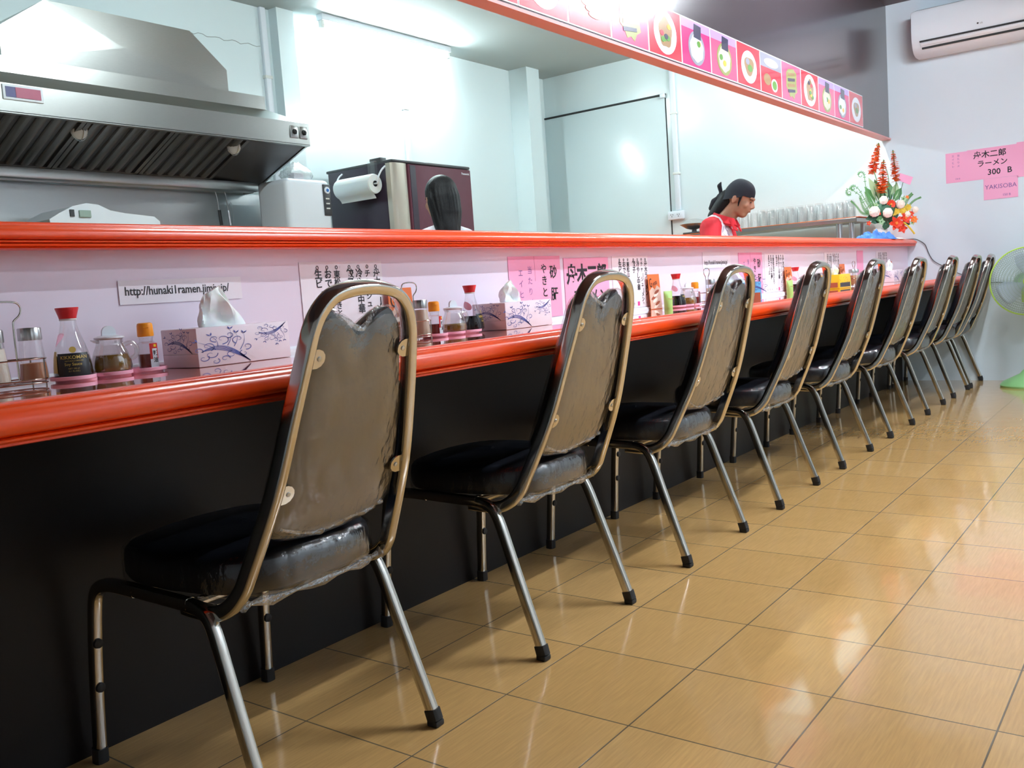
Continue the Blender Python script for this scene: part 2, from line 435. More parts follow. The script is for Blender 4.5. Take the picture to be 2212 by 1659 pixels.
conduit(5.33, YK, 1.5, ZC, 'thin white cable conduit on the bright back wall above the refrigerator')
conduit(XF, 1.89, 1.46, 2.79, 'white cable conduit on the far kitchen wall right of the flush door', face='x')
outlet(XF, 1.91, 1.42, 'x', 'white socket box at the foot of the conduit right of the flush door')

# ------------------------------------------------------------------ lamps
def tube_lamp(x0, x1, y, z, m, label, group=None, on_ceiling=ZC):
    xm = (x0+x1)/2
    r = thing('fluorescent_lamp', label, 'ceiling lamp', (xm, y, on_ceiling), group=group)
    h = (x1-x0)/2; dz = z-on_ceiling
    b = MB(); b.rbox(-h-.03, h+.03, -.03, .03, dz+.022, 0, .004); b.build('housing', 'white', r)
    b = MB(); b.sweep([(-h, 0, dz), (h, 0, dz)], .014, n=12); b.build('tube', m, r)
    for sx in (-1, 1):
        b = MB(); b.rbox(sx*(h+.012)-.014, sx*(h+.012)+.014, -.018, .018, dz-.022, dz+.03, .004); b.build('lamp_holder', 'offwhite', r)
tube_lamp(4.43, 5.70, 3.05, 2.735, 'tubelight_k', 'glowing tube lamp at the top of the back wall above the refrigerator')
tube_lamp(5.95, 7.10, .55, 2.735, 'tubelight_k', 'tube lamp on the kitchen ceiling hidden behind the menu soffit')
tube_lamp(2.2, 3.4, .9, 2.735, 'tubelight_k', 'tube lamp on the kitchen ceiling in front of the extractor hood')
tube_lamp(4.55, 5.75, -.95, 2.675, 'tubelight_d', 'tube lamp on the dark ceiling above the far chairs', on_ceiling=ZC-.06)
tube_lamp(2.3, 3.5, -1.35, 2.675, 'tubelight_d', 'tube lamp on the dark ceiling nearer the camera, beyond the nearest chairs', on_ceiling=ZC-.06)
tube_lamp(3.3, 4.5, -2.6, 2.675, 'tubelight_d', 'tube lamp on the dark ceiling far out over the open floor', on_ceiling=ZC-.06)

# ------------------------------------------------------------------ counter and serving ledge
ZT = .757
def counter():
    r = thing('bar_counter', 'long dark eating counter with glossy top and orange moulded front edge', 'counter', (2.5, 0, 0))
    x0, x1 = XL-2.5, XF-2.5
    MB().box(x0, x1, .127, .165, 0, .70).build('base_panel', 'darkpanel', r)
    b = MB(); b.use('tabletop').box(x0, x1, -.33, .165, .745, ZT); b.use('darkpanel').box(x0, x1, -.33, .165, .700, .745)
    b.build('tabletop', None, r)
    P = [(-.325, ZT), (-.345, .7600), (-.356, .7585), (-.3580, .7505), (-.3605, .7505), (-.363, .7575), (-.369, .7575), (-.3715, .7535), (-.374, .7525), (-.381, .7505),
         (-.3865, .745), (-.390, .737), (-.3905, .728), (-.388, .720), (-.382, .7165), (-.3735, .7145), (-.383, .7120), (-.3825, .709), (-.378, .7065), (-.3745, .7055), (-.3745, .7025), (-.370, .701), (-.325, .700)]
    MB().prism(P, x0, x1, smooth=True).build('edge_moulding', 'orange', r, sharp=math.radians(50))
counter()
def ledge():
    r = thing('serving_ledge', 'raised serving ledge with orange rounded rail above the pale menu board panel', 'ledge', (2.5, 0, ZT))
    x0, x1, z = XL-2.5, XF-2.5, -ZT
    MB().box(x0, x1, .067, .165, ZT+z, .9985+z).build('backsplash', 'backsplash', r)
    MB().box(x0, x1, .03, .27, .9985+z, 1.040+z).build('ledge_board', 'orange', r)
    P = [(.035, 1.0435), (.022, 1.0435), (.0190, 1.0395), (.0190, 1.0380), (.013, 1.0375), (.010, 1.0355), (.0085, 1.033), (.003, 1.031), (-.001, 1.0275), (-.003, 1.022),
         (-.0035, 1.017), (-.001, 1.0125), (.003, 1.0115), (.0080, 1.0105), (.0015, 1.0090), (.0020, 1.0065), (.0095, 1.0052), (.0035, 1.0035), (.0045, 1.0), (.011, .9990), (.0085, .9965), (.012, .9945), (.035, .9945)]
    MB().prism([(y, zz+z) for y, zz in P], x0, x1-.02, smooth=True).build('rail_moulding', 'orange', r, sharp=math.radians(50))
    MB().prism([(.067, ZT+z), (.055, ZT+z), (.056, ZT+z+.006), (.061, ZT+z+.011), (.067, ZT+z+.013)], x0, x1).build('cove_strip', 'white', r)
ledge()

# ------------------------------------------------------------------ chairs
def frame_pts():
    R = [(.190, -.21, .352), (.190, -.285, .350), (.186, -.325, .362), (.180, -.352, .388), (.174, -.372, .425), (.156, -.433, .560), (.139, -.475, .690), (.124, -.503, .785),
         (.116, -.512, .822), (.101, -.519, .852), (.074, -.5235, .874), (.036, -.5255, .883), (0, -.526, .885)]
    L_ = [(-x, y, z) for x, y, z in R[:-1]][::-1]
    P = R+L_
    Q = []
    # Catmull-Rom for an even bend
    for i in range(len(P)-1):
        p0, p1, p2, p3 = [Vector(P[max(0, min(len(P)-1, i+k))]) for k in (-1, 0, 1, 2)]
        for k in range(4):
            t = k/4; Q.append(.5*((2*p1)+(p2-p0)*t+(2*p0-5*p1+4*p2-p3)*t*t+(3*p1-p0-3*p2+p3)*t**3))
    Q.append(Vector(P[-1])); return [Vector((p.x, p.y+.16, p.z)) for p in Q]
def panel_outline(n=64):
    """heart-topped back panel in (x, s) with s along the leaning back"""
    pts = []
    def hw(z):  # half width at height z
        if z < .70: return .148-(z-.45)*(.148-.121)/.25
        return .121-(z-.70)*(.121-.100)/.12
    right = []
    for z in (.500, .525, .56, .60, .64, .68, .72, .76, .79): right.append((hw(z), z))
    right += [(.102, .806), (.098, .820), (.088, .833), (.074, .840), (.058, .840), (.040, .833), (.022, .822), (.009, .811), (0, .807)]
    bot = [(0, .458), (.04, .460), (.08, .465), (.112, .472), (.131, .482)]
    R = bot+right
    return R+[(-x, z) for x, z in R[1:-1]][::-1]
def y_of(z):  # leaning line of the back frame, local y
    T = [(.40, -.352), (.425, -.372), (.56, -.433), (.69, -.475), (.785, -.503), (.822, -.512), (.90, -.532)]
    for (a, ya), (b, yb) in zip(T[:-1], T[1:]):
        if z <= b: return ya+(yb-ya)*(z-a)/(b-a)+.16
    return T[-1][1]+.16
def cushion(b, out, prof, seed=0, amp=0):
    """prof: (shrink, depth, material)"""
    cx, cz = 0, .645
    R = []
    for s, d, mname in prof:
        b.use(mname); ring = []
        for x, z in out:
            X = cx+(x-cx)*s; Z = cz+(z-cz)*s
            n = noise.noise(Vector((X*30, Z*22, seed)))*amp if amp else 0
            ring.append(b.bm.verts.new((X, y_of(Z)+d+n, Z)))
        if R:
            for j in range(len(ring)): b._f([R[-1][j], R[-1][(j+1) % len(ring)], ring[(j+1) % len(ring)], ring[j]])
        R.append(ring)
    b._f(R[0][::-1]); b._f(R[-1])
def seat_outline():
    P = []
    k = 40
    for i in range(k):
        a = 2*PI*i/k; ca, sa = math.cos(a), math.sin(a); e = .55
        P.append((.198*math.copysign(abs(ca)**e, ca), -.005+.205*math.copysign(abs(sa)**e, sa)))
    # rear is a little narrower
    return [(x*(1-.10*max(0, -y)/.21), y) for x, y in P]
def make_chair(label, group):
    r = thing('dining_chair', label, 'chair', (0, 0, 0), group=group)
    fp = frame_pts(); nrm = Vector((0, 0, 1))
    b = MB(); b.sweep(fp, .0105, .0145, n=20, up=(0, .3, 1), sq=.45); b.build('back_frame', 'chrome', r)
    out = panel_outline()
    big = [(x*1.02, z+.010*max(0, (z-.70)/.14)+(-.004 if z < .5 else 0)) for x, z in out]
    b = MB(); cushion(b, big, [(.02, .012, 'vinyl'), (.93, .012, 'vinyl'), (1, .018, 'vinyl'), (1.0, .03, 'vinyl'), (.95, .042, 'vinyl'), (.8, .05, 'vinyl'), (.4, .054, 'vinyl'), (.02, .055, 'vinyl')]); b.build('backrest', None, r)
    b = MB(); cushion(b, out, [(.02, .002, 'backboard'), (.6, .002, 'backboard'), (.95, .002, 'backboard'), (.985, .005, 'backboard'), (.985, .011, 'backboard'), (.02, .0115, 'backboard')]); b.build('back_panel', None, r)
    # plastic wrap pulled round the back
    b = MB(); cushion(b, big, [(.02, -.003, 'wrap'), (.5, -.003, 'wrap'), (.93, -.003, 'wrap'), (.99, .001, 'wrap'), (1.015, .012, 'wrap'), (1.012, .030, 'wrap'), (.96, .046, 'wrap')], 3, .002)
    o = b.build('plastic_wrap', None, r); o['label'] = 'clear crinkled plastic sheet over the backrest'
    b = MB(); bot = [(-.126, .488), (-.09, .474), (-.04, .466), (0, .464), (.04, .466), (.09, .474), (.126, .488)]
    P = smooth_path([(x, y_of(z)+.006, z+.004*math.sin(40*x)) for x, z in bot], 2)
    b.sweep(P, .008, .012, n=8, up=(0, 1, 0), taper=[.8+.35*math.sin(i*1.9)*math.sin(i*.7) for i in range(len(P))]); o = b.build('wrap_fold', 'crumple', r)
    P = smooth_path([(.052, y_of(.842)+.020, .846), (.028, y_of(.83)+.010, .832), (.004, y_of(.81)+.003, .812), (-.026, y_of(.83)+.010, .830), (-.055, y_of(.842)+.020, .845)], 2)
    b = MB(); b.sweep(P, .006, .004, n=8, up=(0, 1, 0), taper=[.6+.5*abs(math.sin(i*1.3)) for i in range(len(P))]); b.build('wrap_fold', 'crumple', r)
    # brackets
    for sx in (-1, 1):
        for z, wd in ((.555, .150), (.775, .120)):
            w_ = {.555: .156, .775: .1255}[z]; T = Matrix.Translation((sx*w_, y_of(z)-.006, z)) @ Matrix.Rotation(.33, 4, 'X')
            pts = [(-.004, -.0165), (.022, -.0165), (.031, -.013), (.037, -.006), (.038, 0), (.037, .006), (.031, .013), (.022, .0165), (-.004, .0165)]
            k = MB(); k.prism([(-sx*u, v) for u, v in pts], -.002, .001, 'y', T=T); o = k.build('bracket', 'chrome', r)
            k = MB(); k.lathe([(.0045, 0), (.004, .0015), (.001, .0022)], n=10, T=T @ Matrix.Translation((-sx*.025, -.002, 0)) @ Matrix.Rotation(PI/2, 4, 'X')); k.build('screw', 'steel', o)
    # seat
    so = seat_outline()
    def seat_rings(prof, m, b):
        b.use(m)
        b.rings([[Vector((x*s, -.005+(y+.005)*s, z+dz*max(0, 1-abs(x)/.2))) for x, y in so] for s, z, dz in prof])
    b = MB(); seat_rings([(.9, .372, 0), (.97, .376, 0), (1, .388, 0), (1.0, .415, 0), (.985, .430, 0), (.95, .438, .002), (.85, .445, .004), (.5, .450, .006), (.1, .451, .008)], 'vinyl', b)
    b.build('seat', None, r)
    b = MB(); b.use('wrap')
    R = []
    for s, z in ((.955, .368), (1.01, .376), (1.02, .392), (1.018, .414), (1.004, .432), (.96, .441)):
        R.append([Vector((x*s+noise.noise(Vector((x*40, y*40, z*60)))*.004, (y+.005)*s-.005+noise.noise(Vector((y*40, x*40, z*60)))*.004, z)) for x, y in so])
    b.rings(R, cap=False); o = b.build('seat_wrap', None, r); o['label'] = 'clear plastic sheet stretched round the seat edge'
    b = MB(); P = smooth_path([(.150*math.cos(a)*1.15, -.185+.05*abs(math.sin(a*3))*.15, .366-.010*math.sin(a)) for a in [PI*i/8 for i in range(9)]], 1)
    b.sweep(P, .010, .012, n=8, taper=[.7+.4*math.sin(i*1.7) for i in range(len(P))]); b.build('wrap_fold', 'crumple', r)
    # legs and under-seat rails
    for sx in (-1, 1):
        X = .200*sx
        rear = smooth_path([(X, -.07, .362), (X, -.115, .358), (sx*.2015, -.140, .334), (sx*.205, -.175, .235), (sx*.211, -.2495, .028)], 3)
        b = MB(); b.sweep(rear, .0105, .0125, n=14, up=(0, 0, 1), sq=.3); leg = b.build('leg', 'chrome', r)
        b = MB(); b.sweep([(sx*.2108, -.2475, .034), (sx*.2116, -.2535, .012)], .0135, .0155, n=12, up=(0, 1, .3), sq=.2)
        b.rbox(sx*.2118-.013, sx*.2118+.013, -.267, -.240, 0, .014, .004, 2); b.build('rubber_foot', 'rubber', leg)
        front = smooth_path([(X, .08, .366), (X, .175, .368), (sx*.2005, .212, .352), (sx*.202, .224, .315), (sx*.206, .240, .18), (sx*.209, .252, .02)], 3)
        b = MB(); b.sweep(front, .0105, .0125, n=14, up=(0, 0, 1), sq=.3); leg = b.build('leg', 'chrome', r)
        b = MB(); b.sweep([(sx*.209, .2515, .03), (sx*.2095, .253, 0)], .0135, .0145, n=12, up=(0, 1, 0), sq=.2); b.build('rubber_foot', 'rubber', leg)
        for z, y in ((.245, .233), (.155, .2425)):
            b = MB(); b.lathe([(.008, 0), (.010, .003), (.009, .008), (.004, .010)], n=12, T=Matrix.Translation((sx*.206, y-.010, z)) @ Matrix.Rotation(PI/2, 4, 'X')); b.build('stacking_bumper', 'rubber', leg)
        b = MB(); b.sweep([(X, -.08, .362), (X, .09, .367)], .0105, .0125, n=12, up=(0, 0, 1), sq=.3); b.build('side_rail', 'chrome', r)
    for y, z in ((-.06, .356), (.10, .359)):
        MB().sweep([(-.195, y, z), (.195, y, z)], .009, n=10).build('cross_rail', 'chrome', r)
    return r
CH = [(1.092, 'nearest the camera, largest in the picture'), (1.893, 'second from the camera, behind the nearest one'), (2.676, 'third from the camera, its hand hole framing a white tissue'),
      (3.43, 'fourth from the camera, at the yellow tissue box'), (4.195, 'fifth from the camera, at the far rack and small orange card'), (4.992, 'sixth from the camera, halfway under the end of the orange rail'),
      (5.773, 'third from the white end wall'), (6.502, 'second from the white end wall'), (7.008, 'last in the row against the white end wall')]
c0 = make_chair('', 'chrome chairs along the counter')
for i, (x, where) in enumerate(CH):
    lab = 'plastic-wrapped chrome dining chair, '+where
    if i == 0: c0.location = (x, -.16, 0); c0.rotation_euler = (0, 0, .03); c0['label'] = lab
    else: copy_tree(c0, (x, -.16, 0), (0, .012, -.01, .015, 0, -.012, .01, -.01, .02)[i], lab)

# ------------------------------------------------------------------ things on the counter
def vine(b, x, z, s, flip=1, T=None, seed=1, AX=1.9):
    """curling printed branch drawn with thin raised ribbons in the local xz plane"""
    rnd = random.Random(seed)
    def stroke(P, w0):
        P = [T @ Vector((x+flip*p[0]*s*AX, 0, z+p[1]*s)) for p in P]
        n = len(P); up = (T.to_3x3() @ Vector((0, 1, 0)))
        L_, R_ = [], []
        for i in range(n):
            t = (P[min(i+1, n-1)]-P[max(i-1, 0)]).normalized(); q = t.cross(up)*(w0*s*(1-.75*i/(n-1)))
            L_.append(b.bm.verts.new(P[i]+q)); R_.append(b.bm.verts.new(P[i]-q))
        for i in range(n-1): b._f([L_[i], L_[i+1], R_[i+1], R_[i]])
    def spiral(cx, cy, r, a0, turns, w0, k=1):
        stroke([(cx+r*(1-.8*i/22)*math.cos(a0+k*turns*2*PI*i/22), cy+r*(1-.8*i/22)*math.sin(a0+k*turns*2*PI*i/22)) for i in range(23)], w0)
    stem = [(1.0-1.0*t, .02+.62*math.sin(t*PI*.62)*(1-.25*t)) for t in [i/16 for i in range(17)]]
    for q in range(6): stroke([(a, b_+(.030*q-.03)*math.sin(PI*i/16)) for i, (a, b_) in enumerate(stem)], .013)
    for (cx, cy, r, a0, k) in ((.15, .62, .13, -1.2, 1), (.05, .25, .10, .6, -1), (.45, .82, .14, -1.6, 1), (.78, .78, .12, -2, -1), (.62, .30, .10, 1.5, 1), (.95, .52, .10, -1.8, 1), (.28, .12, .08, 1, -1), (.30, .86, .10, -1.4, -1), (-.05, .50, .09, -.6, 1), (.60, .95, .09, -2, 1), (.20, .36, .12, .2, -1), (.88, .30, .09, 2, 1), (.48, .18, .09, 0, 1)):
        spiral(cx, cy, r*1.15, a0, .95, .015, k)
    for (x0_, y0_, x1_, y1_) in ((.35, .60, .22, .95), (.55, .60, .62, 1.12), (.80, .42, .90, .95), (.30, .50, -.05, .78), (.68, .55, .74, .98)):
        stroke([(x0_+(x1_-x0_)*t+.05*math.sin(t*3), y0_+(y1_-y0_)*t) for t in [i/8 for i in range(9)]], .012)
        a = math.atan2(y1_-y0_, x1_-x0_)
        for d in (-.5, .5):
            c, s_ = math.cos(a+d), math.sin(a+d)
            pp = [(x1_, y1_), (x1_+.06*c-.02*s_, y1_+.06*s_+.02*c), (x1_+.12*c, y1_+.12*s_), (x1_+.06*c+.02*s_, y1_+.06*s_-.02*c)]
            b._f([b.bm.verts.new(T @ Vector((x+flip*u*s*AX, 0, z+v*s))) for u, v in pp])
def tissue_box(x0, y0, wd, dp, h, label, kind='vine', rz=0, tis=1.0, group=None):
    r = thing('tissue_box', label, 'tissue box', (x0, y0, ZT), rz, group)
    body = {'vine': 'card', 'blue': 'bluebox', 'yellow': 'yellowbox'}[kind]
    b = MB(); b.rbox(0, wd, 0, dp, .0005, h, .002, 2); b.build('carton', body, r)
    b = MB()
    if kind == 'vine':
        b.use('blueink'); F = Matrix.Translation((0, -.0007, 0)); E_ = Matrix.Translation((-.0007, dp, 0)) @ Matrix.Rotation(-PI/2, 4, 'Z')
        vine(b, .006, .002, .060, 1, F, 1); vine(b, wd-.080, h-.001, -.038, -1, F, 2, 1.9); vine(b, .02, .027, .042, 1, E_, 3, 1.9); b.build('printed_branches', None, r)
        b = MB(); b.use('paleseam').box(-.0006, 0, .002, dp-.002, .0265, .027); b.build('carton_fold', None, r)
    elif kind == 'blue':
        rnd = random.Random(4); b.use('blueink')
        F = Matrix.Translation((0, -.0007, 0)); vine(b, wd*.55, .03, .055, 1, F, 5); vine(b, wd*.3, .0, .04, 1, F, 6); b.build('printed_flowers', None, r)
        b = MB(); b.use('brown').box(wd*.75, wd*.97, -.001, 0, .0, .030); b.build('printed_picture', None, r)
    else:
        rnd = random.Random(9)
        for i in range(14):
            b = MB(); b.use('redlabel'); u = rnd.uniform(.02, .98); v = rnd.uniform(.03, h-.01)
            b.lathe([(.002, 0), (.0015, .0008)], n=8, T=Matrix.Translation((u*wd, 0, v)) @ Matrix.Rotation(PI/2, 4, 'X')); b.build('printed_dot', None, r)
        MB().box(-.0008, 0, .01, dp-.035, .008, .034).build('printed_window', 'brown', r); MB().box(-.0009, 0, dp-.045, dp-.02, .058, .07).build('printed_flower', 'redlabel', r)
        MB().box(.01, wd-.01, -.0008, 0, .008, .032).build('printed_window', 'darkgrey', r)
    # folded tissue
    cx, cy = wd*.47, dp*.5; b = MB(); b.use('tissue'); rings = []
    nseg = 32; base = []; top = []
    for j in range(nseg):
        a = 2*PI*j/nseg; base.append(Vector((cx+.060*tis*math.cos(a), cy+.018*math.sin(a), h-.002)))
        u = .5-.5*math.cos(a); top.append(Vector((cx+(-.006-.042*u)*tis, cy-.008+.0035*math.sin(a), h+(.088-.020*u)*tis)))
    for k in range(11):
        t = k/10; ring = []
        for j, p in enumerate(base):
            a = 2*PI*j/nseg; q = p.lerp(top[j], t**.9); g = t*(1-t)*4
            q += Vector((-.008*g*(math.cos(a) < -.3), .010*math.sin(3*a+4*t)*g+.005*math.sin(7*a)*g, 0)); ring.append(q)
        rings.append(ring)
    b.rings(rings); b.build('tissue', None, r)
    return r
tissue_box(1.060, -.102, .225, .118, .0765, 'white tissue box with blue curling branches, largest, left of the nearest chair', tis=.93)
tissue_box(2.048, -.102, .229, .118, .0765, 'white tissue box with blue branches between the first and second chairs', tis=.72)
tissue_box(3.705, .0, .185, .085, .076, 'light blue flowered tissue box beside the third chair', 'blue', -.93, .75)
tissue_box(5.087, -.09, .20, .115, .078, 'yellow tissue box with red dots right of the fourth chair', 'yellow', .0, .6)
tissue_box(6.17, -.102, .225, .118, .0765, 'white tissue box with blue branches behind the fifth chair, farthest along the counter', tis=.8)
def tray(x0, y, label, rz=0, group='pink trays under the sauces'):
    r = thing('sauce_tray', label, 'tray', (x0, y, ZT), rz, group)
    b = MB(); c = [.036, .108, .180]; rad = .0385
    out = []
    hw = .0365
    a0 = math.acos(.036/rad)
    def lobe(cx, aa, ab): return [(cx+rad*math.cos(aa+(ab-aa)*i/8), rad*math.sin(aa+(ab-aa)*i/8)) for i in range(9)]
    al = math.acos(.036/rad)
    out += lobe(c[0], PI, 2*PI-al); out += lobe(c[1], PI+al, 2*PI-al)[1:]; out += lobe(c[2], PI+al, 2*PI)[1:]
    up = [(x, -y_) for x, y_ in out[1:-1]][::-1]
    poly = out+up; cx = .108
    R = []
    for s, z in ((.80, 0), (.82, .003), (.985, .0035), (1.0, .0095), (.985, .010), (.965, .0045), (.02, .0040)):
        R.append([Vector((cx+(x-cx)*(1-(1-s)*.4), y_*s, z)) for x, y_ in poly])
    R[-1] = [Vector((cx+(x-cx)*.9, y_*.02, .0035)) for x, y_ in poly]
    b.rings(R); b.build('tray', 'pinktray', r); return r
def on_bottle(rad, z, ang, rz=0):
    """sheet touching a cylinder of radius rad at angle ang (0 = facing -y)"""
    return Matrix.Rotation(ang, 4, 'Z') @ Matrix.Translation((0, -rad, z)) @ Matrix.Rotation(PI/2, 4, 'X')
def bend(me_obj, fr):
    """wraps a flat label (built in x,z at y=0) round the bottle of radius fr(z)"""
    for v in me_obj.data.vertices:
        r_ = fr(v.co.z)+v.co.y; a = v.co.x/fr(v.co.z); v.co = Vector((r_*math.sin(a), -r_*math.cos(a), v.co.z))
def soy_bottle(x, y, label, rz, full=True, group='soy sauce bottles'):
    r = thing('sauce_bottle', label, 'bottle', (x, y, ZT+.0045), rz, group)
    pr = [(0, .001), (.028, 0), (.0325, .003), (.0335, .010), (.0325, .022), (.0295, .040), (.0240, .060), (.0175, .080), (.0140, .094), (.0128, .104), (.0130, .110)]
    MB().lathe(pr, n=28).build('bottle', 'glass', r)
    fr = lambda z: next((a[0]+(b_[0]-a[0])*(z-a[1])/(b_[1]-a[1]) for a, b_ in zip(pr[1:-1], pr[2:]) if z <= b_[1]), .013)
    MB().lathe([(0, .002), (.0315, .003), (.0323, .010), (.0312, .022), (.0285, .038), (.0275, .042), (0, .0425)], n=28).build('soy_sauce', 'soy', r)
    MB().lathe([(0, .107), (.0145, .107), (.0150, .110), (.0195, .125), (.0192, .1265), (0, .1265)], n=28).build('cap', 'redcap', r)
    MB().lathe([(.0138, .1035), (.0146, .1045), (.0146, .1065), (.0138, .107)], n=24).build('collar', 'offwhite', r)
    # printed label, wrapped round the glass
    b = MB(); b.use('blacklabel')
    nx = 14; V = [[b.bm.verts.new((-.028+.056*i/nx, .0008, .006+.040*j/4)) for i in range(nx+1)] for j in range(5)]
    for j in range(4):
        for i in range(nx): b._f([V[j][i], V[j][i+1], V[j+1][i+1], V[j+1][i]])
    o = b.build('label', None, r); bend(o, fr)
    F = lambda u, z: Matrix.Translation((u, .0014, z)) @ Matrix.Rotation(PI/2, 4, 'X')
    t = texts([('KIKKOMAN', .0085, 'goldlabel', F(-.0215, .036), .015), ('NATURALLY BREWED', .0030, 'goldlabel', F(-.014, .0315)), ('Soy Sauce', .0070, 'goldlabel', F(-.0155, .0245), .01),
               ('NET 150 ml', .0036, 'goldlabel', F(-.010, .018)), ('(5.1 FL.OZ.)', .0036, 'goldlabel', F(-.010, .0135))], 'lettering', o)
    bend(t, fr)
    b = MB(); b.use('goldlabel'); b._f([b.bm.verts.new((.0055*math.cos(a), .0012, .052+.0055*math.sin(a))) for a in [2*PI*i/18 for i in range(18)]]); q = b.build('round_emblem', None, r); bend(q, fr)
    b = MB(); b.use('goldlabel'); V = [[b.bm.verts.new((-.042+.012*i/4, .0010, .012+.038*j/3)) for i in range(5)] for j in range(4)]
    for j in range(3):
        for i in range(4): b._f([V[j][i], V[j][i+1], V[j+1][i+1], V[j+1][i]])
    q = b.build('side_label', None, r); bend(q, fr)
    if rz > 0: bpy.data.objects.remove(q)
    b = MB(); b.use('pinktray'); b._f([b.bm.verts.new((-.040+.012*math.cos(a), .0010, .070+.012*math.sin(a))) for a in [2*PI*i/18 for i in range(18)]]); q = b.build('neck_sticker', None, r); bend(q, fr)
    return r
def pitcher(x, y, label, rz, level=.034, group='vinegar pitchers'):
    r = thing('vinegar_pitcher', label, 'pitcher', (x, y, ZT+.0045), rz, group)
    pr = [(0, .001), (.026, 0), (.033, .004), (.0355, .014), (.034, .026), (.029, .042), (.0245, .052), (.0232, .056), (.0235, .064), (.0245, .066), (.0225, .066)]
    MB().lathe(pr, n=72, flute=.012, nf=24, cap=True).build('jug', 'ribglass', r)
    MB().lathe([(0, .002), (.0245, .0025), (.0315, .006), (.0335, .014), (.0325, .024), (.0300, level), (0, level+.0005)], n=48).build('vinegar', 'oil', r)
    MB().lathe([(0, .064), (.0215, .0635), (.0265, .066), (.0262, .0685), (.0150, .0715), (0, .072)], n=28).build('lid', 'white', r)
    b = MB(); pts = [(-.013, .070)]+[(.0125*math.cos(PI-PI*i/12), .0775+.0115*math.sin(PI-PI*i/12)) for i in range(13)]+[(.013, .070)]
    b.prism(pts, -.003, .003, 'y', smooth=True); b.build('lid_knob', 'white', r)
    P = smooth_path([(.0245, 0, .052), (.040, 0, .056), (.050, 0, .046), (.048, 0, .030), (.034, 0, .024)], 2)
    MB().sweep(P, .0032, .0045, n=10, up=(0, 0, 1)).build('handle', 'ribglass', r)
    b = MB(); P = [(-.020, 0, .060), (-.028, 0, .062), (-.034, 0, .0645)]; b.sweep(P, .006, .003, n=10, up=(0, 0, 1), taper=[1, .8, .25]); b.build('spout', 'ribglass', r)
    return r
def chili(x, y, label, rz, group='chili oil bottles'):
    r = thing('chili_oil_bottle', label, 'bottle', (x, y, ZT+.0045), rz, group)
    pr = [(0, .001), (.0165, 0), (.0185, .002), (.0188, .042), (.0175, .050), (.0125, .054), (.0122, .060), (.0135, .0605), (.0135, .063), (.0115, .064)]
    MB().lathe(pr, n=24).build('bottle', 'glass', r)
    MB().lathe([(0, .002), (.0165, .003), (.0172, .006), (.0172, .030), (0, .0305)], n=24).build('chili_oil', 'chilioil', r)
    b = MB(); b.use('orangecap').lathe([(0, .0635), (.0145, .0635), (.0150, .066), (.0145, .084), (.0135, .088), (.011, .0895), (0, .0895)], n=28); b.build('cap', None, r)
    MB().rbox(-.005, .005, -.0158, -.0135, .0795, .0815, .0008, 2).build('cap_lip', 'orangecap', r)
    b = MB(); fr = lambda z: .0190
    def sheet(u0, u1, z0, z1, m, d, nm, par):
        b = MB(); b.use(m); n = 8; V = [[b.bm.verts.new((u0+(u1-u0)*i/n, d, z)) for i in range(n+1)] for z in (z0, z1)]
        for i in range(n): b._f([V[0][i], V[0][i+1], V[1][i+1], V[1][i]])
        o = b.build(nm, None, par); bend(o, fr); return o
    o = sheet(.002, .022, .004, .050, 'redlabel', .0004, 'label', r); sheet(.002, .022, .004, .020, 'white', .0007, 'label_foot', o); sheet(.0065, .0175, .010, .040, 'white', .0009, 'label_panel', o); sheet(.010, .016, .043, .048, 'yellow', .0009, 'label_mark', o)
    t = texts([('辣', .011, 'ink', Matrix.Translation((.0072, .0013, .0275)) @ Matrix.Rotation(PI/2, 4, 'X'), .02), ('油', .011, 'ink', Matrix.Translation((.0072, .0013, .0145)) @ Matrix.Rotation(PI/2, 4, 'X'), .02)], 'lettering', o); bend(t, fr)
    return r
def rack(x, y, label, rz=0):
    r = thing('condiment_rack', label, 'rack', (x, y, ZT), rz, 'wire condiment racks'); wv = .0013
    P = [(-.012, 0, .012), (-.012, 0, .108), (-.014, 0, .114), (-.024, 0, .121), (-.028, 0, .130), (-.027, 0, .139), (-.020, 0, .145), (0, 0, .1465), (.020, 0, .145), (.027, 0, .139), (.028, 0, .130), (.024, 0, .121), (.014, 0, .114), (.012, 0, .108), (.012, 0, .012)]
    MB().sweep(smooth_path(P, 2), wv*1.2, n=8, up=(0, 1, 0)).build('handle', 'chrome', r)
    for z, k in ((.006, 1.0), (.012, 1.02), (.047, 1.04)):
        P = []
        for i in range(48):
            a = 2*PI*i/48; sx = 1 if math.cos(a) > 0 else -1
            P.append((sx*.026+.030*k*math.cos(a) if abs(math.cos(a)) > .2 else .158*k*math.cos(a)*.9, .031*k*math.sin(a), z))
        MB().sweep(P, wv, n=6, closed=True, up=(0, 0, 1)).build('wire_ring', 'chrome', r)
    for sx in (-1, 1): MB().sweep([(sx*.012, -.030, .006), (sx*.012, .030, .006)], wv, n=6).build('base_wire', 'chrome', r)
    for sx in (-1, 1):
        for sy in (-1, 1): MB().sweep([(sx*.045, sy*.024, 0), (sx*.045, sy*.024, .048)], wv, n=6).build('upright_wire', 'chrome', r)
    return r
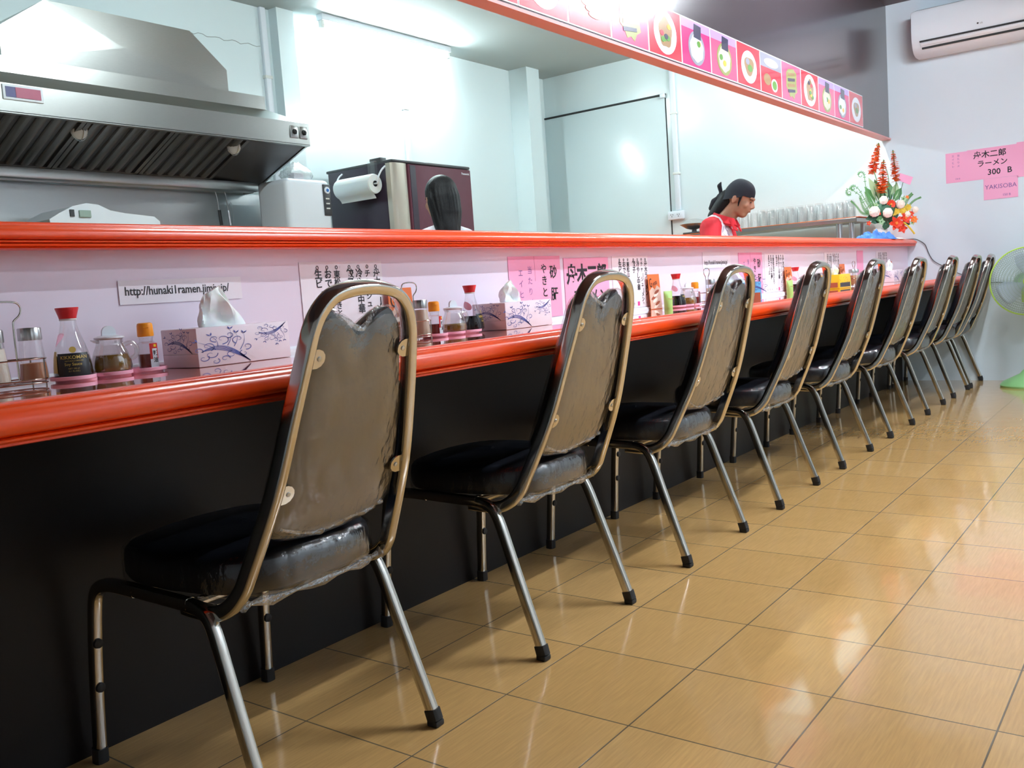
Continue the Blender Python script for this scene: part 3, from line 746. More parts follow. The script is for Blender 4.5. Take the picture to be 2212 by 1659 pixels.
def shaker(x, y, label, fill, level=.5):
    r = thing('shaker', label, 'shaker', (x, y, ZT+.008), 0, 'glass shakers in the wire racks')
    MB().lathe([(0, .0005), (.021, 0), (.0235, .002), (.0230, .012), (.0175, .070), (.0170, .072)], n=24).build('jar', 'glass', r)
    t = .003+.067*level; MB().lathe([(0, .002), (.0205, .0025), (.0220, .005), (.0222-.0048*level, t), (0, t+.001)], n=24).build('filling', fill, r)
    b = MB(); b.lathe([(0, .0705), (.0185, .0705), (.0188, .073), (.0185, .0905), (.0175, .092), (0, .0925)], n=60, flute=.02, nf=20); b.build('cap', 'steel', r)
    return r
def condiments(sx, names, rzs=-.6):
    pass
tray(.815, -.028, 'pink three-lobed tray under the leftmost soy sauce, pitcher and chili oil')
soy_bottle(.853, -.028, 'soy sauce bottle with red cap and black label, leftmost and nearest the camera', -.42)
pitcher(.926, -.028, 'ribbed glass vinegar pitcher with white lid right of the nearest soy bottle', -.15, .036)
chili(1.000, -.028, 'small chili oil bottle with orange cap right of the nearest vinegar pitcher', -.42)
rack(.742, -.035, 'chrome wire rack at the left edge of the picture')
shaker(.716, -.035, 'shaker of white salt cut off by the left edge of the picture', 'salt', .85)
shaker(.782, -.030, 'shaker half full of brown spice beside the nearest soy sauce bottle', 'spice', .42)
tray(1.79, -.028, 'pink three-lobed tray left of the second blue-branched tissue box')
chili(1.832, -.030, 'chili oil bottle with orange cap just right of the nearest chair back', -.35)
pitcher(1.912, -.028, 'ribbed glass vinegar pitcher right of the nearest chair, before a soy bottle', -.15, .026)
soy_bottle(1.996, -.022, 'soy sauce bottle with red cap beside the second tissue box', .55)
rack(1.738, -.035, 'chrome wire rack seen right behind the top of the nearest chair')
shaker(1.708, -.035, 'shaker mostly hidden behind the nearest chair back', 'spice', .4)
shaker(1.768, -.040, 'shaker full of pale pepper right of the nearest chair back', 'pepper', .95)
tray(3.205, -.028, 'pink tray between the second and third chairs')
soy_bottle(3.250, -.030, 'soy sauce bottle with red cap between the green tube and a vinegar pitcher', .4)
pitcher(3.345, -.028, 'vinegar pitcher with white lid left of the third chair top', -.15, .03)
chili(3.418, -.028, 'chili oil bottle with orange cap touching the third chair outline', .2)
rack(3.530, -.030, 'chrome wire rack left of the third chair top')
shaker(3.560, -.030, 'shaker behind the third chair back', 'pepper', .8)
tray(4.535, -.028, 'pink tray behind the fourth chair')
soy_bottle(4.575, -.030, 'soy sauce bottle whose red cap shows left of the fourth chair top', .4)
rack(5.545, -.035, 'chrome wire rack right of the yellow tissue box')
shaker(5.512, -.035, 'shaker with brown filling left one in the rack past the yellow box', 'spice', .8)
shaker(5.575, -.035, 'shaker with pepper right one in the rack past the yellow box', 'pepper', .8)
chili(5.86, -.030, 'chili oil bottle whose orange cap shows through the fifth chair hand hole', .2)
def wasabi(x, y, label):
    r = thing('wasabi_tube', label, 'tube', (x, y, ZT), -.5, 'green upright tubes')
    MB().lathe([(0, 0), (.0155, 0), (.016, .003), (.016, .018), (0, .018)], n=20).build('cap', 'greenlabel', r)
    b = MB(); b.use('greenlabel'); R = []
    for z, a, c in ((.018, .016, .016), (.03, .017, .015), (.05, .018, .011), (.063, .019, .004), (.068, .019, .0015)):
        R.append([Vector((a*math.cos(2*PI*i/20), c*math.sin(2*PI*i/20), z)) for i in range(20)])
    b.rings(R); b.build('tube', None, r)
    texts([('Wasabi', .008, 'brown', Matrix.Translation((-.011, -.0172, .036)) @ Matrix.Rotation(PI/2, 4, 'X'), .01)], 'lettering', r)
wasabi(3.155, -.04, 'pale green tube standing right of the orange picture card')
wasabi(4.46, -.04, 'green tube left of the fourth chair back')
wasabi(5.34, -.06, 'green tube at the right end of the yellow tissue box')
def menu_card(x0, x1, y, label, style=0):
    r = thing('picture_card', label, 'card', ((x0+x1)/2, y, ZT), 0, 'orange food cards on the counter'); h = (x1-x0)/2
    T = Matrix.Rotation(-.06, 4, 'X')
    MB().rbox(-h, h, -.001, .001, 0, .136, .0005, 1, T=T).build('card', 'orangecard', r)
    b = MB(); b.use('beige'); n = 16
    pts = [(-h+.001, .002), (h-.001, .002), (h-.001, .080), (h*.4, .092), (0, .076), (-h*.4, .086), (-h+.001, .072)]
    b.prism(pts, -.0016, -.001, 'y', T=T); b.build('food_picture', None, r)
    rnd = random.Random(int(x0*100))
    for i in range(6):
        b = MB(); cx = rnd.uniform(-h*.6, h*.6); cz = .012+.011*i
        b.prism([(cx+h*.42*math.cos(a), cz+.006*math.sin(a)+.006*math.cos(a)) for a in [2*PI*k/14 for k in range(14)]], -.0021-.0002*i, -.001, 'y', T=T); b.build('gyoza_picture', 'brown' if i % 2 else 'petal_white', r)
    texts([('G', .050, 'ink', T @ Matrix.Translation((-h*.88, -.0024, .086)) @ Matrix.Rotation(PI/2, 4, 'X'), 0, .6), ('yoza', .026, 'ink', T @ Matrix.Translation((-h*.25, -.0024, .090)) @ Matrix.Rotation(PI/2, 4, 'X') @ Matrix.Rotation(.25, 4, 'Z'), 0, .75)], 'lettering', r)
menu_card(1.748, 1.840, .045, 'orange food card behind the rack at the nearest chair')
menu_card(3.174, 3.268, .045, 'orange food card with black handwriting between the second and third chairs')
menu_card(4.652, 4.750, .045, 'orange food card just left of the fourth chair')
menu_card(5.566, 5.660, .045, 'orange food card behind the far rack by the yellow box')
menu_card(6.648, 6.742, .045, 'orange food card farthest along the counter, past the last tissue box')

# ------------------------------------------------------------------ papers on the backsplash
YP = .0660
def sheet(name, x0, x1, z0, z1, m, label, cat='notice', group=None, tilt=0, th=.0012):
    r = thing(name, label, cat, ((x0+x1)/2, YP, (z0+z1)/2), 0, group); r.rotation_euler = (0, tilt, 0)
    h, v = (x1-x0)/2, (z1-z0)/2
    MB().box(-h, h, -th, .0003, -v, v).build('sheet', m, r); return r, h, v
def url_sign(x0, label):
    r, h, v = sheet('web_address_sign', x0, x0+.292, .889, .937, 'paper', label, 'sign', 'web address signs')
    texts([('http://hunaki1ramen.jimix.jp/', .0245, 'ink', facing_y(-.134, -.0018, -.006), .012, .875)], 'lettering', r)
url_sign(1.010, 'white strip with a printed web address above the nearest tissue box')
def url_sign2():
    r, h, v = sheet('web_address_sign', 3.704, 4.000, .905, .976, 'paper', 'white strip with a printed web address above the third chair', 'sign', 'web address signs')
    texts([('http://hunaki1ramen.jimix.jp/', .0245, 'ink', facing_y(-.134, -.0018, -.018), .012, .875)], 'lettering', r)
url_sign2()
LIST = ['舟木ラーメン', 'チャーシューメン', '冷やし中華', '餃子', None, '東松山やきとり', 'おでん各種', '生ビール']
def menu_list(x0, label, full=True):
    r, h, v = sheet('handwritten_menu', x0, x0+.275, .772, .966, 'paper', label, 'menu', 'white handwritten menus')
    it = []; x = .108
    for s in LIST:
        if s is None: x -= .012; continue
        b = MB(); P = [(x+.0075+.0034*math.cos(a), -.0018, .083+.0042*math.sin(a)) for a in [2*PI*i/14 for i in range(14)]]
        b.sweep(P, .0008, n=5, closed=True, up=(0, 1, 0)); b.build('bullet_ring', 'ink', r)
        for i, ch in enumerate(s):
            sz = .0245 if len(s) < 7 else .0208
            if ch in 'ー': T = facing_y(x+.0105-.003, -.0018, .058-i*sz*.92+sz*.62, -PI/2)
            else: T = facing_y(x-.003, -.0018, .058-i*sz*.92)
            it.append((ch, sz, 'ink', T, .022))
        x -= .031
    for i, xx in enumerate((-.115, -.085, -.055, .01, .082, .108)): it.append(('円', .010, 'ink', facing_y(xx, -.0018, -.088)))
    texts(it, 'lettering', r)
    b = MB(); b.box(.040, .056, -.0018, -.001, -.092, -.076); b.build('pink_stamp', 'magenta', r)
    return r
menu_list(1.472, 'white handwritten menu behind the top of the nearest chair')
menu_list(2.932, 'white handwritten menu with pink mark right of the second chair')
menu_list(4.415, 'white handwritten menu left of the fourth chair')
menu_list(5.330, 'white handwritten menu above the yellow tissue box')
menu_list(6.400, 'white handwritten menu above the farthest tissue box')
def pink_yakitori(x0, label):
    r, h, v = sheet('pink_menu', x0, x0+.290, .772, .971, 'pinkpaper', label, 'menu', 'pink handwritten menus')
    it = []
    for i, ch in enumerate('砂肝'): it.append((ch, .046, 'ink', facing_y(.080, -.0018, .030-i*.072), .02, .95))
    for i, ch in enumerate('やきとり'): it.append((ch, .034, 'ink', facing_y(.030, -.0018, .046-i*.038), .02))
    for i, ch in enumerate('当たりメ'): it.append((ch, .026, 'paleink', facing_y(-.046, -.0018, .046-i*.034)))
    for i, ch in enumerate('エイヒレ'): it.append((ch, .026, 'paleink', facing_y(-.096, -.0018, .038-i*.034)))
    texts(it, 'lettering', r); MB().box(-.004, -.0035, -.0016, -.001, .02, v).build('paper_fold', 'crimson', r)
pink_yakitori(2.300, 'pink handwritten skewer menu between the second tissue box and second chair')
pink_yakitori(4.094, 'pink handwritten skewer menu between the third and fourth chairs')
def pink_ramen():
    r, h, v = sheet('pink_menu', 2.612, 2.905, .772, .963, 'pinkpaper', 'pink sheet with bold brushed ramen name behind the second chair', 'menu', 'pink handwritten menus')
    it = []
    for i, ch in enumerate('舟木二郎'): it.append((ch, .070, 'ink', facing_y(-.134+i*.066, -.0018, .014), .035))
    for i, ch in enumerate('ラーメン'): it.append((ch, .050, 'ink', facing_y(-.100+i*.058, -.0018, -.056), .035))
    texts(it, 'lettering', r)
pink_ramen()
def pink_strip():
    r, h, v = sheet('pink_menu', 5.965, 6.100, .80, .972, 'pinkpaper', 'narrow plain pink sheet behind the fifth chair', 'menu', 'pink handwritten menus')
pink_strip()

# ------------------------------------------------------------------ menu pictures on the soffit
def ell(b, cx, cz, rx, rz_, d, m, n=28, wob=0, k=5, y1=0):
    b.use(m); b.prism([(cx+rx*(1+wob*math.sin(k*a))*math.cos(a), cz+rz_*(1+wob*math.sin(k*a))*math.sin(a)) for a in [2*PI*i/n for i in range(n)]], -d, y1, 'y')
def food_card(i, x0, style, label):
    r = thing('menu_picture', label, 'menu picture', (x0+.153, .1715, 1.911), 0, 'laminated dish pictures along the soffit')
    bg = {'plate': 'c_red', 'gyoza': 'c_red', 'leaf': 'c_pink', 'bowl': 'c_magenta', 'noodle': 'c_pink', 'fish': 'c_red', 'multi': 'c_red', 'skewer': 'c_pink', 'oval': 'c_red'}[style]
    MB().box(-.1515, .1515, -.002, 0, -.105, .105).build('white_border', 'c_white', r)
    MB().box(-.147, .147, -.0026, -.001, -.100, .100).build('background', bg, r)
    b = MB(); rnd = random.Random(i)
    def P(nm): 
        nonlocal b
        b.build(nm, None, r); b = MB()
    if style == 'plate':
        ell(b, .0, 0, .105, .090, .0034, 'c_plate'); P('plate')
        ell(b, 0, .0, .060, .062, .0040, 'c_brown', wob=.08); P('dish')
        for q in range(7): ell(b, rnd.uniform(-.04, .04), rnd.uniform(-.04, .045), .018, .012, .0046+.0002*q, ['c_yellow', 'c_green', 'c_red', 'c_yellow', 'c_green', 'c_dark', 'c_green'][q], 10); P('garnish')
    elif style in ('fish', 'oval'):
        ell(b, 0, -.005, .100, .080, .0034, 'c_plate'); P('plate')
        ell(b, 0, 0, .060, .045, .0040, 'c_brown', wob=.12, k=3); P('dish'); ell(b, .01, -.01, .03, .018, .0045, 'c_green', 12); P('garnish'); ell(b, -.02, .02, .024, .016, .0045, 'c_grey', 12); P('garnish')
    elif style in ('bowl', 'noodle'):
        b.use('c_lilac').box(-.147, .147, -.0030, -.001, .062, .100); P('backdrop')
        ell(b, 0, -.015, .085, .075, .0036, 'c_grey' if style == 'bowl' else 'c_leaf'); P('bowl'); ell(b, 0, -.015, .068, .060, .0041, 'c_noodle' if style == 'noodle' else 'c_plate', wob=.05, k=7); P('dish')
        b.use('c_dark').prism([(-.03, .03), (.045, .025), (.05, .085), (-.02, .09)], -.0047, 0, 'y'); P('seaweed')
        for q in range(4): ell(b, rnd.uniform(-.04, .04), rnd.uniform(-.05, .01), .018, .014, .0049+.0002*q, ['c_white', 'c_yellow', 'c_green', 'c_white'][q], 12); P('garnish')
    elif style in ('leaf', 'skewer'):
        b.use('c_leaf').prism([(-.08, .05), (-.05, .07), (.03, .08), (.08, .06), (.075, 0), (.085, -.04), (.05, -.055), (.03, -.085), (0, -.07), (-.03, -.08), (-.05, -.05), (-.085, -.03)], -.0036, 0, 'y'); P('leaf_dish')
        for q in range(4): b.use('c_dark' if q % 2 else 'c_brown').prism([(-.06, .05-.03*q), (.05, .06-.03*q), (.05, .045-.03*q), (-.06, .032-.03*q)], -.0042-.0002*q, 0, 'y'); P('skewer')
    elif style == 'multi':
        b.use('c_grey').box(-.147, .147, -.0030, -.001, .03, .100); P('backdrop'); ell(b, .04, -.05, .045, .034, .0036, 'c_plate'); P('bowl'); ell(b, .04, -.05, .032, .024, .0040, 'c_green'); P('garnish')
        ell(b, -.06, -.03, .05, .030, .0036, 'c_brown'); P('dish'); ell(b, .0, .06, .10, .022, .0036, 'c_plate'); P('plate')
    else:
        for q in range(5): ell(b, -.05+.022*q, .03-.018*q, .05, .012, .0034+.0003*q, 'c_brown' if q % 2 else 'c_noodle', 14); P('dumpling')
CARDS = ['gyoza', 'oval', 'gyoza', 'leaf', 'plate', 'bowl', 'noodle', 'fish', 'multi', 'skewer', 'plate', 'noodle', 'bowl', 'oval']
CL = ['red dish picture leftmost on the soffit at the top edge of the photo', 'dish picture with a white plate, its upper half outside the photo', 'red dumpling picture washed out by the lamp glare',
      'pink picture of a leaf-shaped dish left of the largest whole plate', 'red picture of a big round plate with yellow and green food, nearest whole plate', 'magenta picture of a pale bowl with dark seaweed, nearer of two',
      'pink picture of a noodle bowl, nearer of two', 'red picture of a white oval plate with brown fish in the middle of the row', 'picture of several dishes with a small green bowl',
      'pink picture of skewers on a leaf dish', 'red picture of a round plate with yellow and green food, farther and smaller', 'pink picture of a noodle bowl, farther of two',
      'magenta picture of a pale bowl, farther of two', 'white oval plate picture at the far end of the row']
for i, stl in enumerate(CARDS): food_card(i, 2.295+.306*i, stl, CL[i])

# ------------------------------------------------------------------ extractor hood
def hood():
    r = thing('extractor_hood', 'big stainless steel extractor hood over the kitchen range', 'hood', (2.73, 3.2, 1.608))
    def o(b, n, m=None, par=None):
        x = b.build(n, m, par or r)
        if par is None: x.location = (-2.73, -3.2, -1.6)
        return x
    X0, X1 = 1.69, 3.775
    b = MB(); b.box(X0, X1, 2.55, 2.566, 1.800, 1.925); o(b, 'front_panel', 'hood')
    b = MB(); b.box(X0, X1, 2.55, 2.58, 1.795, 1.803); o(b, 'drip_edge', 'hood')
    b = MB(); b.prism([(2.566, 1.80), (2.566, 1.925), (3.2, 1.925), (3.2, 1.59), (3.12, 1.59)], X1-.012, X1, 'x'); o(b, 'end_panel', 'hood')
    b = MB(); b.prism([(2.566, 1.80), (2.566, 1.925), (3.2, 1.925), (3.2, 1.59), (3.12, 1.59)], X0, X0+.012, 'x'); o(b, 'end_panel', 'hood')
    b = MB(); b.use('hood'); U0, U1 = 1.915, 3.55
    a = [b.bm.verts.new(p) for p in ((X0, 2.55, 1.925), (X1, 2.55, 1.925), (X1, 3.2, 1.925), (X0, 3.2, 1.925))]
    c = [b.bm.verts.new(p) for p in ((U0, 2.65, 1.998), (U1, 2.65, 1.998), (U1, 3.2, 1.998), (U0, 3.2, 1.998))]
    for i in range(4): b._f([a[i], a[(i+1) % 4], c[(i+1) % 4], c[i]])
    b._f(a[::-1]); b._f(c); o(b, 'sloped_top')
    b = MB(); b.box(U0, U1, 2.65, 3.2, 1.998, 2.072); o(b, 'upper_box', 'hood')
    b = MB(); b.use('hood'); hx = [(2.120, 2.072), (2.120, 2.215), (2.345, 2.374), (3.129, 2.374), (3.345, 2.200), (3.345, 2.072)]
    F = [b.bm.verts.new((x, 2.70, z)) for x, z in hx]; K = [b.bm.verts.new((x, 3.2, z)) for x, z in hx]
    C0 = b.bm.verts.new((2.73, 2.692, 2.215))
    for i in range(6):
        b._f([F[i], F[(i+1) % 6], C0]); b._f([F[i], F[(i+1) % 6], K[(i+1) % 6], K[i]])
    b._f(K[::-1]); x = o(b, 'plenum'); 
    for p in x.data.polygons: p.use_smooth = False
    b = MB(); b.rbox(X0+.012, X1-.02, 3.03, 3.13, 1.59, 1.645, .006, 2); o(b, 'grease_trough', 'hood')
    b = MB(); b.prism([(2.566, 1.86), (2.566, 1.90), (3.13, 1.90), (3.13, 1.645), (3.10, 1.645)], X0+.012, X1-.012, 'x'); o(b, 'inner_lining', 'hoodin')
    b = MB(); b.use('hoodin'); q = [b.bm.verts.new(p) for p in ((3.425, 2.60, 1.845), (3.76, 2.57, 1.805), (3.76, 3.12, 1.60), (3.425, 3.06, 1.655), (3.425, 2.60, 1.86), (3.76, 2.57, 1.86), (3.76, 3.12, 1.66), (3.425, 3.06, 1.67))]
    for f in ((0, 1, 2, 3), (4, 7, 6, 5), (0, 4, 5, 1), (1, 5, 6, 2), (2, 6, 7, 3), (3, 7, 4, 0)): b._f([q[k] for k in f])
    x = o(b, 'inner_end_panel'); 
    for p in x.data.polygons: p.use_smooth = False
    # baffle filters
    th = math.atan2(1.845-1.655, 3.05-2.60)
    for k, xa in enumerate((1.98, 2.46, 2.94)):
        T = Matrix.Translation((xa, 2.60, 1.845)) @ Matrix.Rotation(-th, 4, 'X'); W_, H_ = .475, .485
        b = MB(); b.use('hoodin').box(.004, W_-.004, 0, H_, 0, .006, T=T); b.use('filter')
        b.box(0, .022, 0, H_, -.016, .002, T=T); b.box(W_-.022, W_, 0, H_, -.016, .002, T=T); b.box(.0, W_, 0, .02, -.016, .002, T=T); b.box(0, W_, H_-.02, H_, -.016, .002, T=T)
        n = 6
        for i in range(n):
            c = .022+(W_-.044)*(i+.5)/n; P = [(c-.024, -.002), (c-.020, -.010), (c-.008, -.016), (c+.008, -.016), (c+.020, -.010), (c+.024, -.002), (c+.020, .003), (c-.020, .003)]
            va = [b.bm.verts.new(T @ Vector((u, .018, v))) for u, v in P]; vb = [b.bm.verts.new(T @ Vector((u, H_-.018, v))) for u, v in P]
            for j in range(8): b._f([va[j], va[(j+1) % 8], vb[(j+1) % 8], vb[j]])
        o(b, 'baffle_filter')
    for x in (2.467, 3.372):
        b = MB(); b.lathe([(.052, 0), (.056, .012), (.050, .024), (0, .026)], (x, 2.74, 1.80), 24); base = o(b, 'lamp_base', 'hoodin')
        b = MB(); b.ball((x, 2.74, 1.79), .040, 18, 12, sc=(1, 1, 1.1)); b.build('lamp_globe', 'white', base)
        for a in (0, PI/2):
            P = [(x+.046*math.cos(t)*math.cos(a), 2.74+.046*math.cos(t)*math.sin(a), 1.802-.062*math.sin(t)) for t in [PI*i/12 for i in range(13)]]
            b = MB(); b.sweep(P, .0022, n=6, up=(-math.sin(a), math.cos(a), 0)); b.build('lamp_cage', 'steel', base)
    # brand plate and switches
    b = MB(); b.rbox(2.03, 2.208, 2.544, 2.551, 1.853, 1.919, .002, 1); bd = o(b, 'name_plate', 'white')
    MB().box(2.042, 2.196, 2.5425, 2.545, 1.864, 1.909).build('plate_print', 'navyprint', bd)
    MB().box(2.085, 2.196, 2.5415, 2.543, 1.864, 1.909).build('plate_band', 'crimson', bd)
    for x in (3.657, 3.727):
        b = MB(); b.rbox(x-.028, x+.028, 2.543, 2.551, 1.833, 1.902, .003, 2); sw = o(b, 'switch_plate', 'steel')
        T = Matrix.Translation((x, 2.543, 1.868)) @ Matrix.Rotation(PI/2, 4, 'X')
        b = MB(); b.lathe([(.016, 0), (.013, .010), (0, .0105)], n=20, T=T); b.rbox(-.004, .004, -.016, .006, .008, .016, .001, 1, T=T); b.build('knob', 'rubber', sw)
hood()

# ------------------------------------------------------------------ kitchen appliances behind the ledge
def kitchen_base():
    r = thing('kitchen_worktop', 'steel worktop along the back wall, hidden behind the serving ledge', 'worktop', (2.8, 2.9, 0))
    MB().rbox(-1.1, .72, -.26, .29, .84, .88, .004, 1).build('top', 'steel', r)
    MB().rbox(-1.08, .70, -.22, .28, .05, .84, .004, 1).build('cabinet', 'steel', r)
    for sx in (-1.04, .66):
        for sy in (-.18, .24): MB().lathe([(.02, 0), (.018, .055)], (sx, sy, 0), 10).build('foot', 'rubber', r)
kitchen_base()
def fridge():
    r = thing('refrigerator', 'tall maroon refrigerator with a pale vertical handle strip behind the dark-haired woman', 'refrigerator', (4.40, 2.5, 0))
    MB().rbox(.0, .805, .06, .60, .02, 1.755, .008, 2).build('body', 'fridgeside', r)
    MB().rbox(.003, .802, .0, .62, 1.752, 1.772, .008, 2).build('top_cap', 'darkgrey', r)
    b = MB(); b.rbox(.155, .805, 0, .058, .10, 1.750, .008, 2); d = b.build('door', 'fridge', r)
    b = MB(); b.rbox(.168, .222, -.003, .002, .11, 1.742, .001, 1); b.build('door_edge_band', 'fridgeside', d)
    texts([('Panasonic', .022, 'white', facing_y(.70, -.0015, 1.712), .02)], 'lettering', d)
    P = [(0, .058), (0, .018), (.012, .004), (.035, -.004), (.10, -.004), (.135, .002), (.150, .014), (.150, .058)]
    b = MB(); b.prism(P, .10, 1.750, 'z', smooth=True); b.build('handle_strip', 'silver', r)
    MB().rbox(.04, .30, -.0, .045, .02, .095, .004, 1).build('kick_plate', 'darkgrey', r)
    MB().rbox(.004, .06, .10, .20, 1.772, 1.795, .004, 2).build('hinge_cover', 'darkgrey', r)
fridge()
def towel():
    r = thing('paper_towel_roll', 'white paper towel roll held on the dark side of the refrigerator', 'paper towel', (4.325, 2.75, 1.620))
    T = Matrix.Rotation(PI/2, 4, 'X')
    b = MB(); b.use('tissue'); R = [(.020, -.165), (.060, -.165), (.064, -.155), (.064, .155), (.060, .165), (.020, .165), (.020, -.165)]
    b.lathe(R, n=32, T=T, cap=False); b.build('roll', None, r)
    b = MB(); b.lathe([(.0195, -.166), (.0195, .166), (.016, .166), (.016, -.166), (.0195, -.166)], n=20, T=T, cap=False); b.build('core', 'darkgrey', r)
    h = MB(); h.sweep(smooth_path([(.066, -.20, .11), (.03, -.20, .085), (0, -.195, .04), (0, -.19, 0), (0, -.15, 0), (0, .15, 0), (0, .19, 0), (0, .195, .04), (.03, .20, .085), (.066, .20, .11)], 1), .006, n=8, up=(1, 0, 0)); h.build('holder_arm', 'white', r)
    MB().rbox(.050, .074, -.125, -.055, .055, .155, .003, 1).build('holder_hook', 'glass', r)
    # the curl of the loose end
    b = MB(); P = [(.064*math.cos(a), .064*math.sin(a)) for a in [PI*.9+PI*.5*i/10 for i in range(11)]]+[(-.002, -.078), (.004, -.090)]
    Q = [(x*1.02, z*1.02) for x, z in P][::-1]
    b.use('tissue').prism(P+Q, -.16, .16, 'y', smooth=True); b.build('loose_sheet', None, r)
towel()
def dispenser():
    r = thing('water_dispenser', 'tall white rounded appliance with a dark control strip left of the refrigerator', 'appliance', (3.87, 2.9, 0))
    MB().rbox(-.175, .175, -.20, .085, .02, 1.640, .035, 5).build('housing', 'white', r)
    MB().rbox(.105, .165, -.207, -.197, 1.42, 1.612, .004, 2).build('control_strip', 'darkgrey', r)
    T = Matrix.Translation((.135, -.207, 1.575)) @ Matrix.Rotation(PI/2, 4, 'X')
    b = MB(); b.lathe([(.022, 0), (.020, .006), (0, .007)], n=24, T=T); k = b.build('button_ring', 'white', r)
    MB().lathe([(.011, .006), (.009, .010), (0, .0105)], n=16, T=T).build('button', 'blue', k)
    for z in (1.52, 1.49, 1.46): MB().rbox(.120, .150, -.209, -.206, z, z+.008, .001, 1).build('indicator', 'offwhite', r)
dispenser()
def bag():
    r = thing('plastic_bag', 'crumpled clear plastic bag on top of the white appliance', 'bag', (3.895, 2.83, 1.640))
    b = MB(); b.use('crumple'); R = []
    for k in range(9):
        t = k/8; rr = (.11*math.sin(PI*(.25+.68*t)))*(1-.25*t); R.append([Vector((rr*(1+.35*noise.noise(Vector((math.cos(a)*2, math.sin(a)*2, k*.7))))*math.cos(a)*1.1, rr*math.sin(a)*.8, .115*t+.012*noise.noise(Vector((a*2, t*3, 5))))) for a in [2*PI*j/30 for j in range(30)]])
    b.rings(R); b.build('bag', None, r)
    b = MB(); b.use('paper'); b.rbox(-.05, .03, -.03, .03, .003, .05, .008, 2); b.build('contents', None, r)
bag()
def warmer():
    r = thing('kitchen_appliance', 'white domed appliance peeking over the ledge below the hood', 'appliance', (2.50, 2.86, .88))
    b = MB(); b.use('white'); pr = [(-.24, .0), (-.25, .48), (-.20, .51), (-.13, .545), (-.06, .562), (0, .556), (.06, .530), (.14, .518), (.30, .505), (.33, .48), (.34, 0)]
    b.prism(pr, -.16, .14, 'y', smooth=True); b.build('body', None, r)
    MB().rbox(-.150, -.128, -.166, -.16, .495, .528, .001, 1).build('marker', 'darkgrey', r); MB().rbox(-.105, -.045, -.168, -.16, .492, .526, .002, 1).build('display', 'fanguard', r)
warmer()
def utensil(x, k, label):
    r = thing('kitchen_utensil', label, 'utensil', (x, 3.075, 1.590), 0, 'utensils hanging from the hood')
    P = smooth_path([(0, 0, 0), (.006, 0, -.02), (.012, -.004, -.10), (.02, -.006, -.24)], 1)
    MB().sweep(P, .0035, .0025, n=8, up=(0, 1, 0)).build('handle', 'steel', r)
    b = MB(); b.sweep([(.014, -.005, -.11), (.016, -.005, -.15), (.020, -.006, -.20)], .011, .006, n=10, up=(0, 1, 0)); b.build('grip', 'rubber' if k == 0 else 'steel', r)
    b = MB(); b.lathe([(0, -.02), (.022, -.012), (.030, 0), (.028, 0), (.020, -.010), (0, -.017)], (.022, -.006, -.245), 20); b.build('bowl', 'steel', r)
    if k == 1: MB().sweep([(.034+.012*math.cos(a), -.004, -.13+.07*math.sin(a)) for a in [2*PI*i/20 for i in range(20)]], .0018, n=6, closed=True, up=(0, 1, 0)).build('wire_loop', 'steel', r)
utensil(3.462, 0, 'dark-handled ladle hanging under the hood, left of two')
utensil(3.530, 1, 'steel wire utensil hanging under the hood, right of two')

# ------------------------------------------------------------------ glass shelf on the far side
def glass_table():
    r = thing('steel_table', 'narrow steel table with an orange liner carrying the drinking glasses', 'table', (7.06, 1.2, 0))
    MB().rbox(-.165, .165, -.875, .875, 1.196, 1.230, .004, 1).build('top', 'steel', r)
    MB().rbox(-.163, .163, -.895, .873, 1.230, 1.2345, .001, 1).build('orange_liner', 'orangecard', r)
    for sx in (-.14, .14):
        for sy in (-.83, .83): MB().lathe([(.018, 0), (.018, 1.197)], (sx, sy, 0), 16).build('leg', 'steel', r)
    for sy in (-.77,): MB().lathe([(.022, .3), (.022, 1.197)], (-.13, sy+.03, 0), 16).build('support_post', 'steel', r)
    MB().rbox(-.15, .15, -.84, .84, .30, .33, .003, 1).build('lower_shelf', 'steel', r)
glass_table()
def tumbler(h, rad, label, group):
    r = thing('drinking_glass', label, 'glass', (0, 0, 0), 0, group)
    b = MB(); b.use('glass'); b.lathe([(rad, 0), (rad*.98, h*.3), (rad*.86, h*.97), (rad*.80, h), (0, h), (0, h*.93), (rad*.74, h*.92), (rad*.90, h*.3), (rad*.93, 0), (rad, 0)], n=24, cap=False); b.build('glass_wall', None, r)
    return r
ORD = ['nearest', 'second', 'third', 'fourth', 'fifth', 'sixth', 'seventh', 'eighth', 'ninth', 'tenth', 'eleventh', 'twelfth', 'thirteenth']
def row(h, x, y0, dy, k, size, where):
    g = tumbler(h, .034, '', 'upturned glasses, %s row' % where)
    for i in range(k):
        lab = '%s clear upturned tumbler in the %s row, %s to the flowers' % (size, where, ORD[i]) if i == 0 else '%s clear upturned tumbler in the %s row, %s from the flowers' % (size, where, ORD[i])
        if i == 0: g.location = (x, y0, 1.2345); g['label'] = lab
        else: copy_tree(g, (x, y0+dy*i, 1.2345), 0, lab)
row(.112, 6.945, .375, .0735, 13, 'short', 'front'); row(.132, 7.035, .41, .075, 10, 'tall', 'back')
def scale_():
    r = thing('kitchen_scale', 'grey steel pan on a short post left of the cook', 'scale', (6.99, 1.64, 1.2345))
    MB().rbox(-.07, .07, -.07, .07, 0, .015, .004, 2).build('base', 'darkgrey', r)
    MB().lathe([(.022, .015), (.018, .035)], n=16).build('post', 'darkgrey', r)
    MB().lathe([(.02, .035), (.06, .045), (.115, .080), (.112, .083), (.05, .055), (0, .052)], n=28).build('pan', 'steel', r)
    MB().lathe([(.108, .082), (.085, .105), (.03, .122), (0, .124)], n=28).build('lid', 'glass', r)
scale_()

